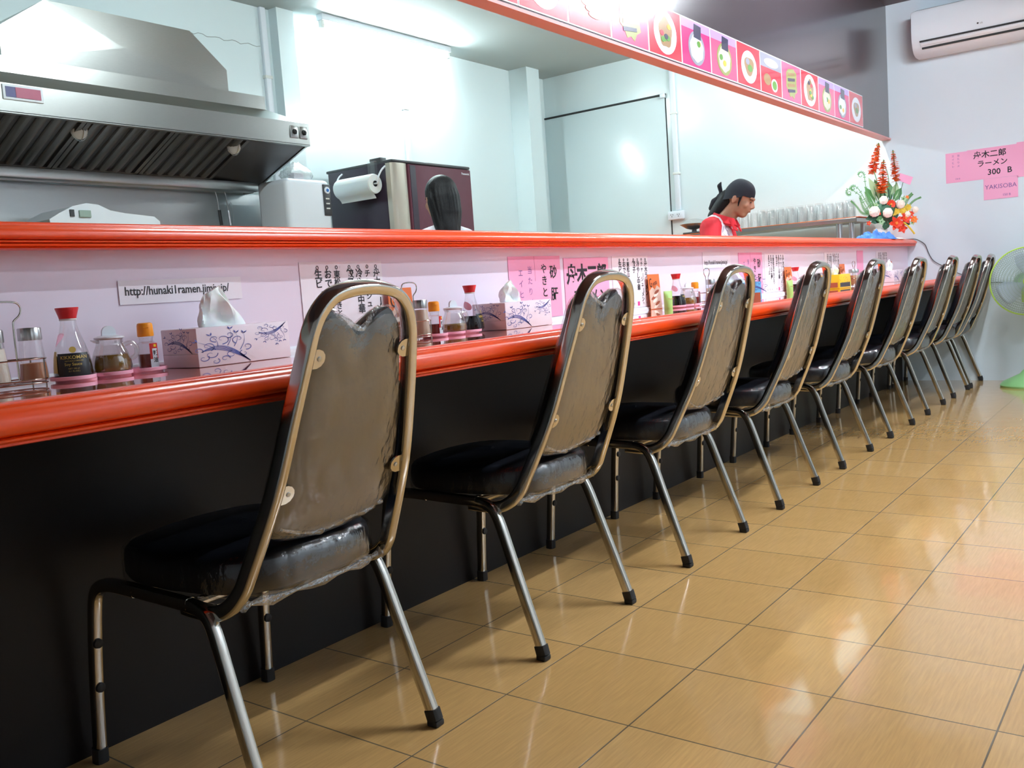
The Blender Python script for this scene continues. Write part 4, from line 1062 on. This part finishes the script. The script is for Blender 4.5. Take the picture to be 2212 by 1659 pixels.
# ------------------------------------------------------------------ flower arrangement
def flowers():
    O = Vector((6.89, .155, 1.0405))
    r = thing('flower_arrangement', 'tall orange, white and green flower arrangement at the far end of the ledge', 'flowers', O)
    e1 = Vector((.62, -.78, 0)); e2 = Vector((.78, .62, 0)); ez = Vector((0, 0, 1))
    def W(px, py, d=0):
        ix, iy = 1820+px*.1386, 300+py*.1386; u = (ix-1905)/278; v = (514-iy-.071*(ix-1905))/278
        return e1*u+ez*max(v, .002)+e2*d
    rnd = random.Random(3)
    MB().lathe([(0, 0), (.04, 0), (.043, .05), (.045, .09), (.04, .09), (0, .08)], tuple(e1*.0+e2*.01), 24).build('pot', 'offwhite', r)
    MB().ball(tuple(W(700, 1120, .02)), .10, 20, 14, sc=(1.2, .9, .9)).build('foam', 'darkleaf', r)
    def stem(nm, P, wd, m='leaf'): MB().sweep(smooth_path(P, 2), wd, n=6).build(nm, m, r)
    def petal(b, c, d, n_, L_, wd, m):
        """leaf-like petal from c along d, with normal n_"""
        b.use(m); t = d.cross(n_).normalized(); top = [c+d*L_*s+t*wd*w_+n_*hh*L_ for s, w_, hh in ((0, .15, 0), (.35, .9, .06), (.7, .8, .04), (1, 0, -.05), (.7, -.8, .04), (.35, -.9, .06), (0, -.15, 0))]
        mid = b.bm.verts.new(c+d*L_*.5-n_*.0); vs = [b.bm.verts.new(p) for p in top]
        for i in range(6): b._f([vs[i], vs[i+1], mid])
    def spike(base, top, wd, label):
        b = MB(); a = base; ax = (top-base); Ln = ax.length; ax.normalize()
        b.use('leaf').sweep([a, a+ax*Ln], .004, n=6); s = b.build('flower_stem', None, r)
        b = MB(); k = int(Ln/.011)
        for i in range(k):
            t = i/k; w_ = wd*(1-t)**.55*(.75+.25*math.sin(PI*min(1, t*4)/2)); m = 'petal_amber' if t > .86 else ('petal_orange' if rnd.random() < .93 else 'petal_red')
            for j in range(6):
                ang = j*PI/3+i*.9+rnd.uniform(-.3, .3); d = (e1*math.cos(ang)+e2*math.sin(ang)); dd = (d+ax*rnd.uniform(-.2, .5)).normalized()
                petal(b, a+ax*Ln*t, dd, (ax-d*.3).normalized(), w_*rnd.uniform(.8, 1.15), .017, m)
        o = b.build('flower_spike', None, r); o['label'] = label
    spike(W(535, 580, .03), W(650, 150, .04), .050, 'tallest orange flower spike'); spike(W(615, 870, -.03), W(660, 400, -.02), .060, 'middle orange flower spike'); spike(W(850, 700, .0), W(815, 262, .0), .048, 'right orange flower spike')
    stem('stalk', [W(640, 1000), W(560, 640), W(535, 560)], .003); stem('stalk', [W(760, 950), W(740, 600), W(690, 480)], .0025); stem('stalk', [W(820, 950), W(850, 690)], .003)
    def rose(px, py, rad, m='petal_white', nm='rose'):
        c = W(px, py, -.06-rad*.001*.3); R_ = rad*.1386/278
        b = MB(); b.use(m); b.ball(tuple(c), R_*.72, 12, 8)
        for ring, (k, rr, out) in enumerate(((5, .8, .35), (6, 1.0, .6), (7, 1.1, .95))):
            for j in range(k):
                a = 2*PI*j/k+ring*.5; side = (e1*math.cos(a)+ez*math.sin(a)); b.ball(tuple(c+side*R_*out*.45-e2*R_*(.45-.2*ring)), R_*rr*.55, 8, 6, sc=(1, 1, 1))
        b.build(nm, None, r)
    for p in ((590, 980, 62), (450, 1140, 78), (640, 1155, 72), (830, 1035, 62), (930, 1175, 45), (1040, 1110, 48)): rose(*p)
    def bloom(px, py, rad, m, k=8, nm='bloom', inner='petal_amber'):
        c = W(px, py, -.07); R_ = rad*.1386/278; b = MB()
        for ly in range(2):
            for j in range(k):
                a = 2*PI*j/k+.4*ly; d = (e1*math.cos(a)+ez*math.sin(a)-e2*(.25+.35*ly)).normalized(); petal(b, c, d, (-e2).cross(d).cross(d).normalized()*-1, R_*(1-.25*ly), R_*.30, m)
        b.use(inner).ball(tuple(c-e2*R_*.15), R_*.22, 8, 6); b.build(nm, None, r)
    bloom(700, 1035, 72, 'petal_red', 12); bloom(765, 1300, 115, 'petal_red', 6, 'lily', 'petal_orange'); bloom(900, 1225, 95, 'petal_red', 6, 'lily', 'petal_orange'); bloom(1020, 1245, 62, 'petal_orange', 7)
    bloom(850, 1370, 80, 'petal_red', 5, 'lily', 'petal_red'); bloom(935, 935, 32, 'petal_orange', 6); bloom(372, 1300, 40, 'petal_red', 5); bloom(535, 1165, 26, 'petal_red', 5); bloom(980, 1165, 50, 'petal_red', 6)
    for p in ((940, 1080, 60), (860, 1125, 62), (775, 1135, 55), (735, 1165, 40)): bloom(*p, 'petal_yellow', 7, 'yellow_bloom', 'petal_yellow')
    for p in ((555, 1280, 55), (880, 960, 55), (485, 1050, 45), (1000, 1290, 40)): bloom(*p, 'paleleaf', 5, 'star_flower', 'leaf')
    def leaf(px, py, ex, ey, wd, m, d=.03):
        b = MB(); c = W(px, py, d); q = W(ex, ey, d+rnd.uniform(-.02, .02)); dr = (q-c); Ln = dr.length; petal(b, c, dr.normalized(), -e2, Ln, wd*.1386/278, m); b.build('leaf', None, r)
    for a in ((620, 1000, 470, 640, 60, 'paleleaf'), (640, 980, 560, 660, 60, 'leaf'), (700, 980, 690, 720, 55, 'paleleaf'), (760, 980, 780, 680, 70, 'leaf'), (800, 970, 900, 700, 60, 'paleleaf'), (820, 980, 950, 780, 60, 'leaf'),
              (560, 1020, 440, 760, 55, 'leaf'), (700, 1000, 620, 760, 60, 'darkleaf'), (780, 1000, 720, 760, 60, 'darkleaf')): leaf(*a)
    for a in ((520, 1200, 340, 1240, 50, 'darkleaf', -.05), (560, 1230, 420, 1290, 50, 'darkleaf', -.05), (640, 1260, 630, 1390, 60, 'darkleaf', -.06), (600, 1240, 480, 1250, 50, 'leaf', -.06), (900, 1260, 1000, 1310, 50, 'darkleaf', -.04), (640, 1200, 560, 1100, 60, 'darkleaf', -.03), (800, 1200, 740, 1090, 60, 'darkleaf', -.03)): leaf(*a)
    def frond(P, lw=.012, n=22, curl=None):
        Q = [W(x, y, .01) for x, y in P]; S_ = smooth_path(Q, 3)
        b = MB(); b.use('leaf').sweep(S_, .0022, n=6)
        m_ = len(S_)
        for i in range(0, int(m_*(.6 if curl else .97)), max(1, m_//n)):
            t = (S_[min(i+1, m_-1)]-S_[max(i-1, 0)]).normalized(); sd = t.cross(e2).normalized()
            for sg in (-1, 1): petal(b, S_[i], (sd*sg+t*.5).normalized(), -e2, lw*(1.2-.6*i/m_), .003, 'leaf')
        b.build('fern_frond', None, r)
    sp = lambda cx, cy, R_, a0, k: [(cx+R_*(1-.7*i/12)*math.cos(a0+k*i*PI/6), cy+R_*(1-.7*i/12)*math.sin(a0+k*i*PI/6)) for i in range(13)]
    frond([(500, 1080), (430, 900), (415, 760), (405, 660)]+sp(350, 610, 55, 0, -1), curl=1)
    frond([(480, 1100), (400, 960), (330, 820), (270, 770)]+sp(235, 800, 42, -1.2, -1), curl=1)
    frond([(450, 1120), (380, 1000), (330, 890), (250, 840), (190, 795), (145, 810)]+sp(175, 860, 42, 3.6, -1), curl=1)
    frond([(480, 1160), (350, 1160), (280, 1050), (200, 975)]); frond([(930, 1120), (960, 1030), (1020, 930), (1085, 870)], .020); frond([(960, 1120), (1030, 1040), (1110, 960), (1210, 918)], .012); frond([(440, 1150), (370, 1080), (330, 930)], .014); frond([(520, 1060), (440, 980), (420, 850)], .02)
    stem('yellow_stick', [W(850, 1290, -.10), W(930, 1360, -.10), W(1000, 1450, -.10)], .006, 'petal_yellow'); stem('card_pick', [W(880, 1000, 0), W(930, 760, 0), W(960, 690, 0)], .002, 'darkleaf')
    b = MB(); b.use('pinkpaper'); q = [W(900, 585, -.01), W(1085, 640, -.01), W(1040, 750, -.01), W(880, 690, -.01)]; n_ = e2*.0015
    va = [b.bm.verts.new(p-n_) for p in q]; vb = [b.bm.verts.new(p+n_) for p in q]; b._f(va); b._f(vb[::-1])
    for i in range(4): b._f([va[i], va[(i+1) % 4], vb[(i+1) % 4], vb[i]])
    b.build('gift_card', None, r)
flowers()
def cloth(nm, m, c, L_, W_, H_, label, ang, seed):
    r = thing(nm, label, 'cloth', c, ang)
    b = MB(); b.use(m); n = 40; mm = 18; V = []
    for i in range(n+1):
        row = []
        for j in range(mm+1):
            u, v = i/n*2-1, j/mm*2-1; e = max(0, 1-abs(u)**4)*max(0, 1-v**4)
            f = noise.noise(Vector((u*4, v*3, seed)))+.6*noise.noise(Vector((u*9, v*6, seed+4)))
            row.append(b.bm.verts.new((u*L_/2*(1+.1*f), v*W_/2*(1+.1*f), .002+H_*e*(.62+.6*f))))
        V.append(row)
    for i in range(n):
        for j in range(mm): b._f([V[i][j], V[i+1][j], V[i+1][j+1], V[i][j+1]])
    rim = [V[i][0] for i in range(n+1)]+[V[n][j] for j in range(1, mm+1)]+[V[i][mm] for i in range(n-1, -1, -1)]+[V[0][j] for j in range(mm-1, 0, -1)]
    low = [b.bm.verts.new((v.co.x, v.co.y, 0)) for v in rim]
    for i in range(len(rim)): b._f([rim[i], low[i], low[(i+1) % len(rim)], rim[(i+1) % len(rim)]])
    b._f(low); b.build('folds', None, r)
cloth('folded_cloth', 'bluecloth', (6.55, .108, 1.0435), .38, .16, .062, 'crumpled blue and white cloth on the ledge under the flowers', -.15, 2)
cloth('paper_napkin', 'tissue', (6.86, .045, 1.0435), .18, .07, .012, 'flat white napkin on the rail at the end of the ledge', -.05, 8)
def wire():
    r = thing('power_cord', 'thin grey cord drooping down the end wall from the rail to the fan', 'cord', (7.245, 0, 1.0))
    P = [(.10, 1.047), (.02, 1.048), (-.012, 1.036), (-.056, 1.004), (-.067, .972), (-.085, .917), (-.115, .868), (-.198, .822), (-.267, .777), (-.318, .757), (-.422, .699), (-.60, .69)]
    b = MB(); b.sweep(smooth_path([(-.006, y, z-1) for y, z in P], 2), .0028, n=6, up=(1, 0, 0)); b.build('cord', 'darkgrey', r)
wire()

# ------------------------------------------------------------------ end wall: air conditioner, notes, fan
def aircon():
    r = thing('air_conditioner', 'white wall air conditioner high on the end wall', 'air conditioner', (7.25, -.47, 2.46))
    P = [(0, .155), (-.17, .155), (-.195, .145), (-.207, .12), (-.210, .0), (-.205, -.06), (-.185, -.105), (-.150, -.135), (-.10, -.150), (0, -.150)]
    b = MB(); b.use('white'); A = []
    Ycap = (-.430, -.425, -.40, .40, .425, .430); K = (.92, .975, 1, 1, .975, .92)
    b.rings([[Vector((x*k, y, z*k)) for x, z in P] for y, k in zip(Ycap, K)]); b.build('casing', None, r)
    b = MB(); b.prism([(-.2095, -.052), (-.2045, -.062), (-.195, -.062), (-.2, -.052)], -.372, .372, 'y'); 
    b = MB(); b.box(-.2105, -.197, -.385, .372, -.072, -.062); b.build('air_slot', 'seam', r)
    b = MB(); T = Matrix.Translation((-.196, 0, -.086)) @ Matrix.Rotation(-.5, 4, 'Y'); b.rbox(-.004, .004, -.375, .368, -.011, .011, .002, 2, T=T); b.build('louver', 'white', r)
    b = MB(); b.box(-.186, -.165, -.37, .362, -.116, -.104); b.build('air_slot', 'seam', r)
    T = Matrix.Translation((-.2108, .012, -.030)) @ Matrix.Rotation(-PI/2, 4, 'Z') @ Matrix.Rotation(PI/2, 4, 'X')
    texts([('●', .016, 'darkgrey', T), ('LG', .014, 'darkgrey', T @ Matrix.Translation((.020, 0, 0)))], 'brand_mark', r)
aircon()
def wall_note(name, y0, y1, z0, z1, items, label, d=0):
    r = thing(name, label, 'notice', (7.25-d, (y0+y1)/2, (z0+z1)/2), 0, 'pink notes on the end wall')
    h, v = abs(y1-y0)/2, (z1-z0)/2
    MB().box(-.0015, 0, -h, h, -v, v).build('sheet', 'pinkpaper', r)
    if items: texts([(t, sz, m, facing_x(-.002, -(u), w_, .0), bd) for t, sz, m, u, w_, bd in items], 'lettering', r)
wall_note('wall_note', -.206, -.345, 1.418, 1.627, [(c, .017, 'paleink', -.030+.035*k, .075-.024*i, 0) for k, s_ in enumerate(('エイヒレ', '当たりメ')) for i, c in enumerate(s_)]+[('150 B', .014, 'paleink', -.01, -.085, 0)], 'narrow pink note with faint violet writing, leftmost on the end wall')
wall_note('wall_note', -.345, -.660, 1.418, 1.631, [('舟木二郎', .052, 'ink', -.118, .045, .02), ('ラーメン', .048, 'ink', -.095, -.015, .02), ('300', .055, 'ink', -.030, -.080, .02), ('B', .055, 'ink', .092, -.078, .02)], 'pink note with bold black ramen name and price 300 B on the end wall')
wall_note('wall_note', -.655, -.95, 1.405, 1.640, [('やきとり', .05, 'ink', -.10, .02, .01)], 'pink note cut off by the right edge of the picture', .0016)
wall_note('wall_note', -.447, -.660, 1.273, 1.417, [('YAKISOBA', .042, 'paleink', -.098, .0, 0), ('150 B', .022, 'paleink', .01, -.055, 0)], 'small pink note reading YAKISOBA below the ramen price', .0016)
def fan():
    r = thing('pedestal_fan', 'green pedestal fan at the right edge beside the last chair', 'fan', (6.93, -.745, 0), 0)
    MB().lathe([(0, 0), (.165, 0), (.170, .012), (.150, .035), (.10, .060), (.05, .085), (.03, .11), (0, .11)], n=36).build('base', 'palegreen', r)
    MB().lathe([(.016, .10), (.016, .60)], n=14).build('pole', 'limegreen', r)
    H = Matrix.Translation((-.0, 0, .70)) @ Matrix.Rotation(.30, 4, 'Z') @ Matrix.Rotation(-PI/2, 4, 'Y')   # z axis of H looks to -x
    MB().lathe([(0, -.16), (.045, -.155), (.055, -.12), (.055, -.05), (.04, -.02), (0, -.02)], n=24, T=H).build('motor_housing', 'palegreen', r)
    MB().rbox(-.03, .03, -.03, .03, .56, .66, .01, 2).build('neck', 'limegreen', r)
    R_ = .222
    g = MB().sweep([H @ Vector((R_*math.cos(a), R_*math.sin(a), .02)) for a in [2*PI*i/48 for i in range(48)]], .005, n=8, closed=True).build('rim', 'limegreen', r)
    b = MB(); b.use('fanguard')
    for front in (1, -1):
        for k in range(96):
            a = 2*PI*k/96; P = []
            for t in (0, .25, .5, .75, .9, 1): rr = .035+(R_-.035)*t; P.append(H @ Vector((rr*math.cos(a+.25*t*front), rr*math.sin(a+.25*t*front), .02+front*.055*math.sqrt(max(0, 1-t**3)))))
            b.sweep(P, .0011, n=4, cap=False)
        for rr in (.07, .09, .11, .13, .15, .165, .18, .195, .208):
            t = (rr-.035)/(R_-.035); b.sweep([H @ Vector((rr*math.cos(a), rr*math.sin(a), .02+front*.055*math.sqrt(1-t**3))) for a in [2*PI*i/48 for i in range(48)]], .0013, n=4, closed=True)
    o = b.build('wire_guard', None, r)
    MB().lathe([(0, .082), (.03, .080), (.038, .072), (.036, .068), (0, .068)], n=24, T=H).build('guard_badge', 'limegreen', r)
    hub = MB().lathe([(0, .0), (.03, .0), (.028, .035), (.015, .045), (0, .046)], n=20, T=H).build('hub', 'fanblade', r)
    for k in range(3):
        b = MB(); b.use('fanblade'); V = []
        for i in range(9):
            row = []
            for j in range(5):
                t = i/8; rr = .025+.165*t; w_ = .35+.75*math.sin(PI*(t*.75+.08)); a = 2*PI*k/3+w_*(j/4-.5)
                row.append(b.bm.verts.new(H @ Vector((rr*math.cos(a), rr*math.sin(a), .018+.030*(j/4-.5)))))
            V.append(row)
        for i in range(8):
            for j in range(4): b._f([V[i][j], V[i+1][j], V[i+1][j+1], V[i][j+1]])
        o = b.build('blade', None, r); m_ = o.modifiers.new('t', 'SOLIDIFY'); m_.thickness = .002
fan()

# ------------------------------------------------------------------ people behind the ledge
def cap_tube(b, P, R):
    """closed tapering limb through P with radii R"""
    P = [Vector(p) for p in P]; Q, K = [], []
    for i in range(len(P)-1):
        for k in range(6): t = k/6; Q.append(P[i].lerp(P[i+1], t)); K.append(R[i]+(R[i+1]-R[i])*t)
    Q.append(P[-1]); K.append(R[-1])
    b.sweep(Q, 1, n=14, taper=K)
    for p, r_ in zip(P, R): b.ball(tuple(p), r_*1.0, 12, 8)
def hand(b, wrist, d, pn, side):
    """palm plus five bent fingers; d = pointing direction, pn = palm normal"""
    d = d.normalized(); pn = (pn-d*pn.dot(d)).normalized(); w_ = d.cross(pn).normalized()*side
    b2 = [wrist+d*t for t in (0, .03, .06, .085)]
    for s in (-.022, -.008, .008, .022): cap_tube(b, [wrist+w_*s*.6, wrist+w_*s+d*.08], [.015, .013])
    for s, L_ in ((-.027, .060), (-.009, .074), (.009, .080), (.026, .070)):
        a = wrist+w_*s+d*.085; cap_tube(b, [a, a+d*L_*.45+pn*.006, a+d*L_*.75+pn*.020, a+d*L_*.9+pn*.036], [.0095, .0088, .0082, .0074])
    a = wrist+w_*.024+d*.025; cap_tube(b, [a, a+w_*.028+d*.028+pn*.008, a+w_*.034+d*.058+pn*.018], [.0125, .011, .009])
def person(label, loc, rz, pose, skin, sw=.165):
    r = thing('person', label, 'person', loc, rz)
    V_ = Vector; b = MB(); b.use(skin)
    HT = Matrix.Translation(pose['head']) @ Matrix.Rotation(pose['pitch'], 4, 'X')
    hc = lambda x, y, z: HT @ V_((x, y, z))
    def hb(c, rad, sc): b.ball(c, rad, 20, 14, T=HT, sc=sc)
    hb((0, .014, .028), .092, (.84, 1.04, .98)); hb((0, -.026, -.028), .070, (.93, .95, 1.15)); hb((0, -.046, -.080), .040, (1.05, .95, .8)); hb((0, -.02, -.06), .055, (1.08, 1, .9))
    b.sweep([hc(0, -.086, .018), hc(0, -.098, -.005), hc(0, -.106, -.026)], .010, .012, n=10, up=tuple(HT.to_3x3() @ V_((0, -1, 0))), taper=[.6, .8, 1.1]); hb((0, -.100, -.030), .0125, (1.25, .9, .7))
    hb((0, -.082, .026), .03, (1.9, .45, .35)); hb((0, -.090, -.056), .014, (1.6, .6, .55)); hb((-.038, -.062, -.022), .026, (1, .8, 1)); hb((.038, -.062, -.022), .026, (1, .8, 1))
    for sx in (-1, 1): hb((sx*.080, .014, -.008), .031, (.28, .62, 1.05))
    nb = V_(pose['neck']); cap_tube(b, [hc(0, .012, -.045), nb], [.056, .060])
    ch = V_(pose['chest']); pv = V_(pose['pelvis'])
    sh = {}
    for sx in (-1, 1): sh[sx] = ch+V_((sx*sw, .0, .105))
    def torso(bb, g):
        for a, c, ra, rc in ((pv+V_((-.08, 0, 0)), ch+V_((-.08, 0, -.02)), .105, .105), (pv+V_((.08, 0, 0)), ch+V_((.08, 0, -.02)), .105, .105), (pv, ch+V_((0, 0, .04)), .11, .11)): cap_tube(bb, [a, (a+c)/2, c], [ra*g, ra*.93*g, rc*g])
        cap_tube(bb, [sh[-1], ch+V_((0, .005, .125)), sh[1]], [.062*g, .080*g, .062*g])
    torso(b, .93)
    arms = {}
    for sx in (-1, 1):
        el = V_(pose['elbow'][0 if sx < 0 else 1]); wr = V_(pose['wrist'][0 if sx < 0 else 1]); arms[sx] = (sh[sx], el, wr)
        cap_tube(b, [sh[sx], el, wr], [.050, .040, .026]); hand(b, wr, (wr-el), V_((0, 0, -1)), sx)
    for sx in (-1, 1):
        hip = pv+V_((sx*.09, 0, -.03)); kn = V_((sx*.10, pv.y*.5-.02, .48)); an = V_((sx*.10, .03, .09))
        cap_tube(b, [hip, kn, an], [.080, .056, .038]); cap_tube(b, [an+V_((0, .02, -.04)), an+V_((0, -.13, -.055))], [.034, .026])
    remeshed(b, 'body', .0065, r, 4)
    # trousers and shoes
    t = MB(); t.use('trousers')
    cap_tube(t, [pv+V_((-.07, 0, .02)), pv+V_((.07, 0, .02))], [.125, .125])
    for sx in (-1, 1): cap_tube(t, [pv+V_((sx*.09, 0, -.03)), V_((sx*.10, pv.y*.5-.02, .48)), V_((sx*.10, .03, .12))], [.098, .074, .060])
    remeshed(t, 'trousers', .012, r, 4)
    for sx in (-1, 1):
        t = MB(); t.use('shoe'); cap_tube(t, [(sx*.10, .055, .043), (sx*.10, -.11, .040)], [.042, .038]); t.box(sx*.10-.04, sx*.10+.04, -.145, .09, 0, .03); remeshed(t, 'shoe', .008, r, 4)
    return r, HT, torso, arms, sh, ch, pv, nb
def cook():
    pose = dict(head=(0, -.150, 1.372), pitch=.44, neck=(0, -.045, 1.245), chest=(0, .01, 1.085), pelvis=(0, .12, .86), elbow=[(-.27, -.02, .93), (.27, -.04, .93)], wrist=[(-.14, -.26, .92), (.16, -.26, .93)])
    r, HT, torso, arms, sh, ch, pv, nb = person('cook in red and white shirt and black bandana looking down behind the far counter', (5.86, .93, 0), .14, pose, 'skin')
    V_ = Vector
    b = MB(); b.use('redshirt'); torso(b, 1.08)
    for sx in (-1, 1): a, e, w_ = arms[sx]; cap_tube(b, [a, a.lerp(e, .85)], [.072, .062])
    so = remeshed(b, 'shirt', .006, r, 4)
    me = so.data; me.materials.append(M['whiteshirt']); me.materials.append(M['stripe'])
    for p in me.polygons:
        c = p.center; x = abs(c.x)+.25*max(0, c.z-(ch.z+.10)); front = c.y < ch.y
        if x < .135 and not (front and x < .028): p.material_index = 2 if front and (.062 < x < .069 or .098 < x < .105) else 1
    b = MB(); b.use('redshirt'); R_ = []
    for k in range(25):
        a = -PI*.5+.38+(2*PI-.76)*k/24; cx, cy = math.cos(a), math.sin(a); c = nb+V_((cx*.070, cy*.068+.0, .0+.030*cy))
        o_ = V_((cx, cy, 0)); R_.append([c-V_((0, 0, .03))+o_*.012, c+V_((0, 0, .028)), c+V_((0, 0, .030))+o_*.007, c+o_*.030-V_((0, 0, .018))])
    b.rings(R_); b.build('collar', None, r)
    for sx in (-1, 1):
        b = MB(); q = [nb+V_((sx*.024, -.064, -.012)), nb+V_((sx*.075, -.060, -.005)), nb+V_((sx*.092, -.085, -.075)), nb+V_((sx*.040, -.098, -.085))]
        b.use('redshirt'); va = [b.bm.verts.new(p) for p in q]; vb = [b.bm.verts.new(p+V_((0, .010, 0))) for p in q]; b._f(va); b._f(vb[::-1])
        for i in range(4): b._f([va[i], va[(i+1) % 4], vb[(i+1) % 4], vb[i]])
        b.build('collar_point', None, r)
    # bandana
    b = MB(); b.use('bandana'); rings = []
    n = 36
    for k in range(12):
        t = k/11; ring = []
        for j in range(n):
            a = 2*PI*j/n; cy = math.sin(a)                       # cy = -1 is the forehead
            low = .030 if cy < -.3 else .030-.070*(cy+.3)/1.3
            low = low-(.018*abs(math.cos(a)) if cy > -.5 else 0)
            zt = 1-t; phi = (PI/2)*(1-t*(1-max(-.6, (low-.030)/.094)*.64)) if False else None
            z = .030+.096*math.cos(t*PI/2)*1.0
            if t > .999: z = low
            z = low+(.128-low)*math.cos(t*PI/2)**.9
            rr = math.sin(t*PI/2)**.85; ring.append(HT @ V_((.086*rr*math.cos(a), .016+.103*rr*math.sin(a), z)))
        if t == 0: ring = [HT @ V_((.004*math.cos(2*PI*j/n), .016+.004*math.sin(2*PI*j/n), .128)) for j in range(n)]
        rings.append(ring)
    inner = [(p-(HT @ V_((0, .016, .02))))*.93+(HT @ V_((0, .016, .02))) for p in rings[-1]]; rings.append(inner)
    b.rings(rings); b.build('bandana', None, r)
    b = MB(); b.use('bandana'); hp = lambda x, y, z: HT @ V_((x, y, z))
    cap_tube(b, [hp(0, .125, -.020), hp(.008, .140, -.030)], [.024, .018]); cap_tube(b, [hp(0, .130, -.010), hp(-.01, .160, .035), hp(-.012, .158, .062)], [.012, .016, .005])
    cap_tube(b, [hp(0, .130, -.03), hp(.0, .150, -.075), hp(0, .160, -.12)], [.018, .030, .018]); remeshed(b, 'bandana_knot', .005, r, 3)
    b = MB(); b.use('hair'); cap_tube(b, [hp(0, .075, -.02), hp(0, .100, -.09), hp(0, .125, -.165), hp(0, .125, -.20)], [.062, .055, .040, .018]); remeshed(b, 'hair', .006, r, 3)
    for sx in (-1, 1):
        MB().sweep([hp(sx*.074, -.022, .025), hp(sx*.075, -.022, -.020), hp(sx*.073, -.026, -.045)], .008, .005, n=8, up=tuple(HT.to_3x3() @ V_((sx, 0, 0))), taper=[1, .8, .3]).build('sideburn', 'hair', r)
        MB().ball((sx*.031, -.0870, .003), .011, 12, 8, T=HT, sc=(1.2, .35, .35)).build('eye', 'eye', r)
        MB().sweep([hp(sx*.016, -.0885, .020), hp(sx*.033, -.0870, .025), hp(sx*.050, -.0775, .020)], .0042, .003, n=8, up=tuple(HT.to_3x3() @ V_((0, -1, 0))), taper=[.9, 1, .4]).build('eyebrow', 'hair', r)
    MB().ball((0, -.0935, -.057), .012, 12, 8, T=HT, sc=(1.5, .35, .35)).build('mouth', 'lips', r)
cook()
def helper():
    pose = dict(head=(0, -.02, 1.410), pitch=.10, neck=(0, .005, 1.26), chest=(0, .01, 1.075), pelvis=(0, .03, .86), elbow=[(-.24, .0, .93), (.24, .0, .93)], wrist=[(-.13, -.24, .95), (.13, -.24, .95)])
    r, HT, torso, arms, sh, ch, pv, nb = person('dark-haired woman in a white top seen from behind in front of the refrigerator', (3.985, 1.75, 0), 2.74, pose, 'skin2', .128)
    V_ = Vector
    b = MB(); b.use('whiteshirt'); torso(b, 1.07)
    for sx in (-1, 1): a, e, w_ = arms[sx]; cap_tube(b, [a, a.lerp(e, .6)], [.066, .058])
    remeshed(b, 'top', .009, r, 4)
    hp = lambda x, y, z: HT @ V_((x, y, z))
    b = MB(); b.use('hair'); b.ball((0, .026, .034), .100, 24, 16, T=HT, sc=(.90, .98, .98)); b.ball((0, .050, -.02), .085, 20, 14, T=HT, sc=(.95, .85, 1.2))
    cap_tube(b, [hp(.0, .050, -.03), hp(.005, .070, -.11), hp(.012, .085, -.19), hp(.018, .095, -.27), hp(.02, .10, -.32)], [.080, .070, .060, .045, .02]); cap_tube(b, [hp(-.04, .045, -.02), hp(-.035, .065, -.10), hp(-.02, .085, -.18)], [.052, .042, .028]); cap_tube(b, [hp(.045, .045, -.02), hp(.045, .07, -.13), hp(.045, .09, -.22), hp(.04, .10, -.29)], [.052, .046, .038, .02])
    for k in range(15):
        a = PI*(.03+.94*k/14); cx, cy = math.cos(a), math.sin(a); w_ = .93+.06*math.sin(k*2.3); e_ = -.27-.05*math.sin(k*1.7)-.03*(k % 3)
        cap_tube(b, [hp(cx*.02, .02+cy*.02, .118), hp(cx*.078*w_, .026+cy*.078, .07), hp(cx*.090*w_, .030+cy*.092, .0), hp(cx*.082*w_, .045+cy*.082, -.09), hp(cx*.066*w_+.008, .060+cy*.066, -.18), hp(cx*.050+.016, .075+cy*.04, e_)], [.008, .011, .013, .014, .013, .005])
    remeshed(b, 'hair', .0045, r, 1)
    for sx in (-1, 1):
        MB().ball((sx*.031, -.0870, .003), .010, 12, 8, T=HT, sc=(1.3, .35, .5)).build('eye', 'eye', r)
        MB().sweep([hp(sx*.016, -.0905, .022), hp(sx*.033, -.0895, .027), hp(sx*.050, -.079, .022)], .003, .0025, n=8, up=tuple(HT.to_3x3() @ V_((0, -1, 0)))).build('eyebrow', 'hair', r)
        MB().sweep(smooth_path([V_((sx*.10, -.055, 1.20)), V_((sx*.092, .0, 1.262)), V_((sx*.088, .07, 1.235)), V_((sx*.085, .115, 1.17))], 2), .012, .005, n=8, up=(0, 0, 1)).build('apron_strap', 'white', r)
    MB().ball((0, -.0935, -.057), .012, 12, 8, T=HT, sc=(1.5, .35, .4)).build('mouth', 'lips', r)
helper()
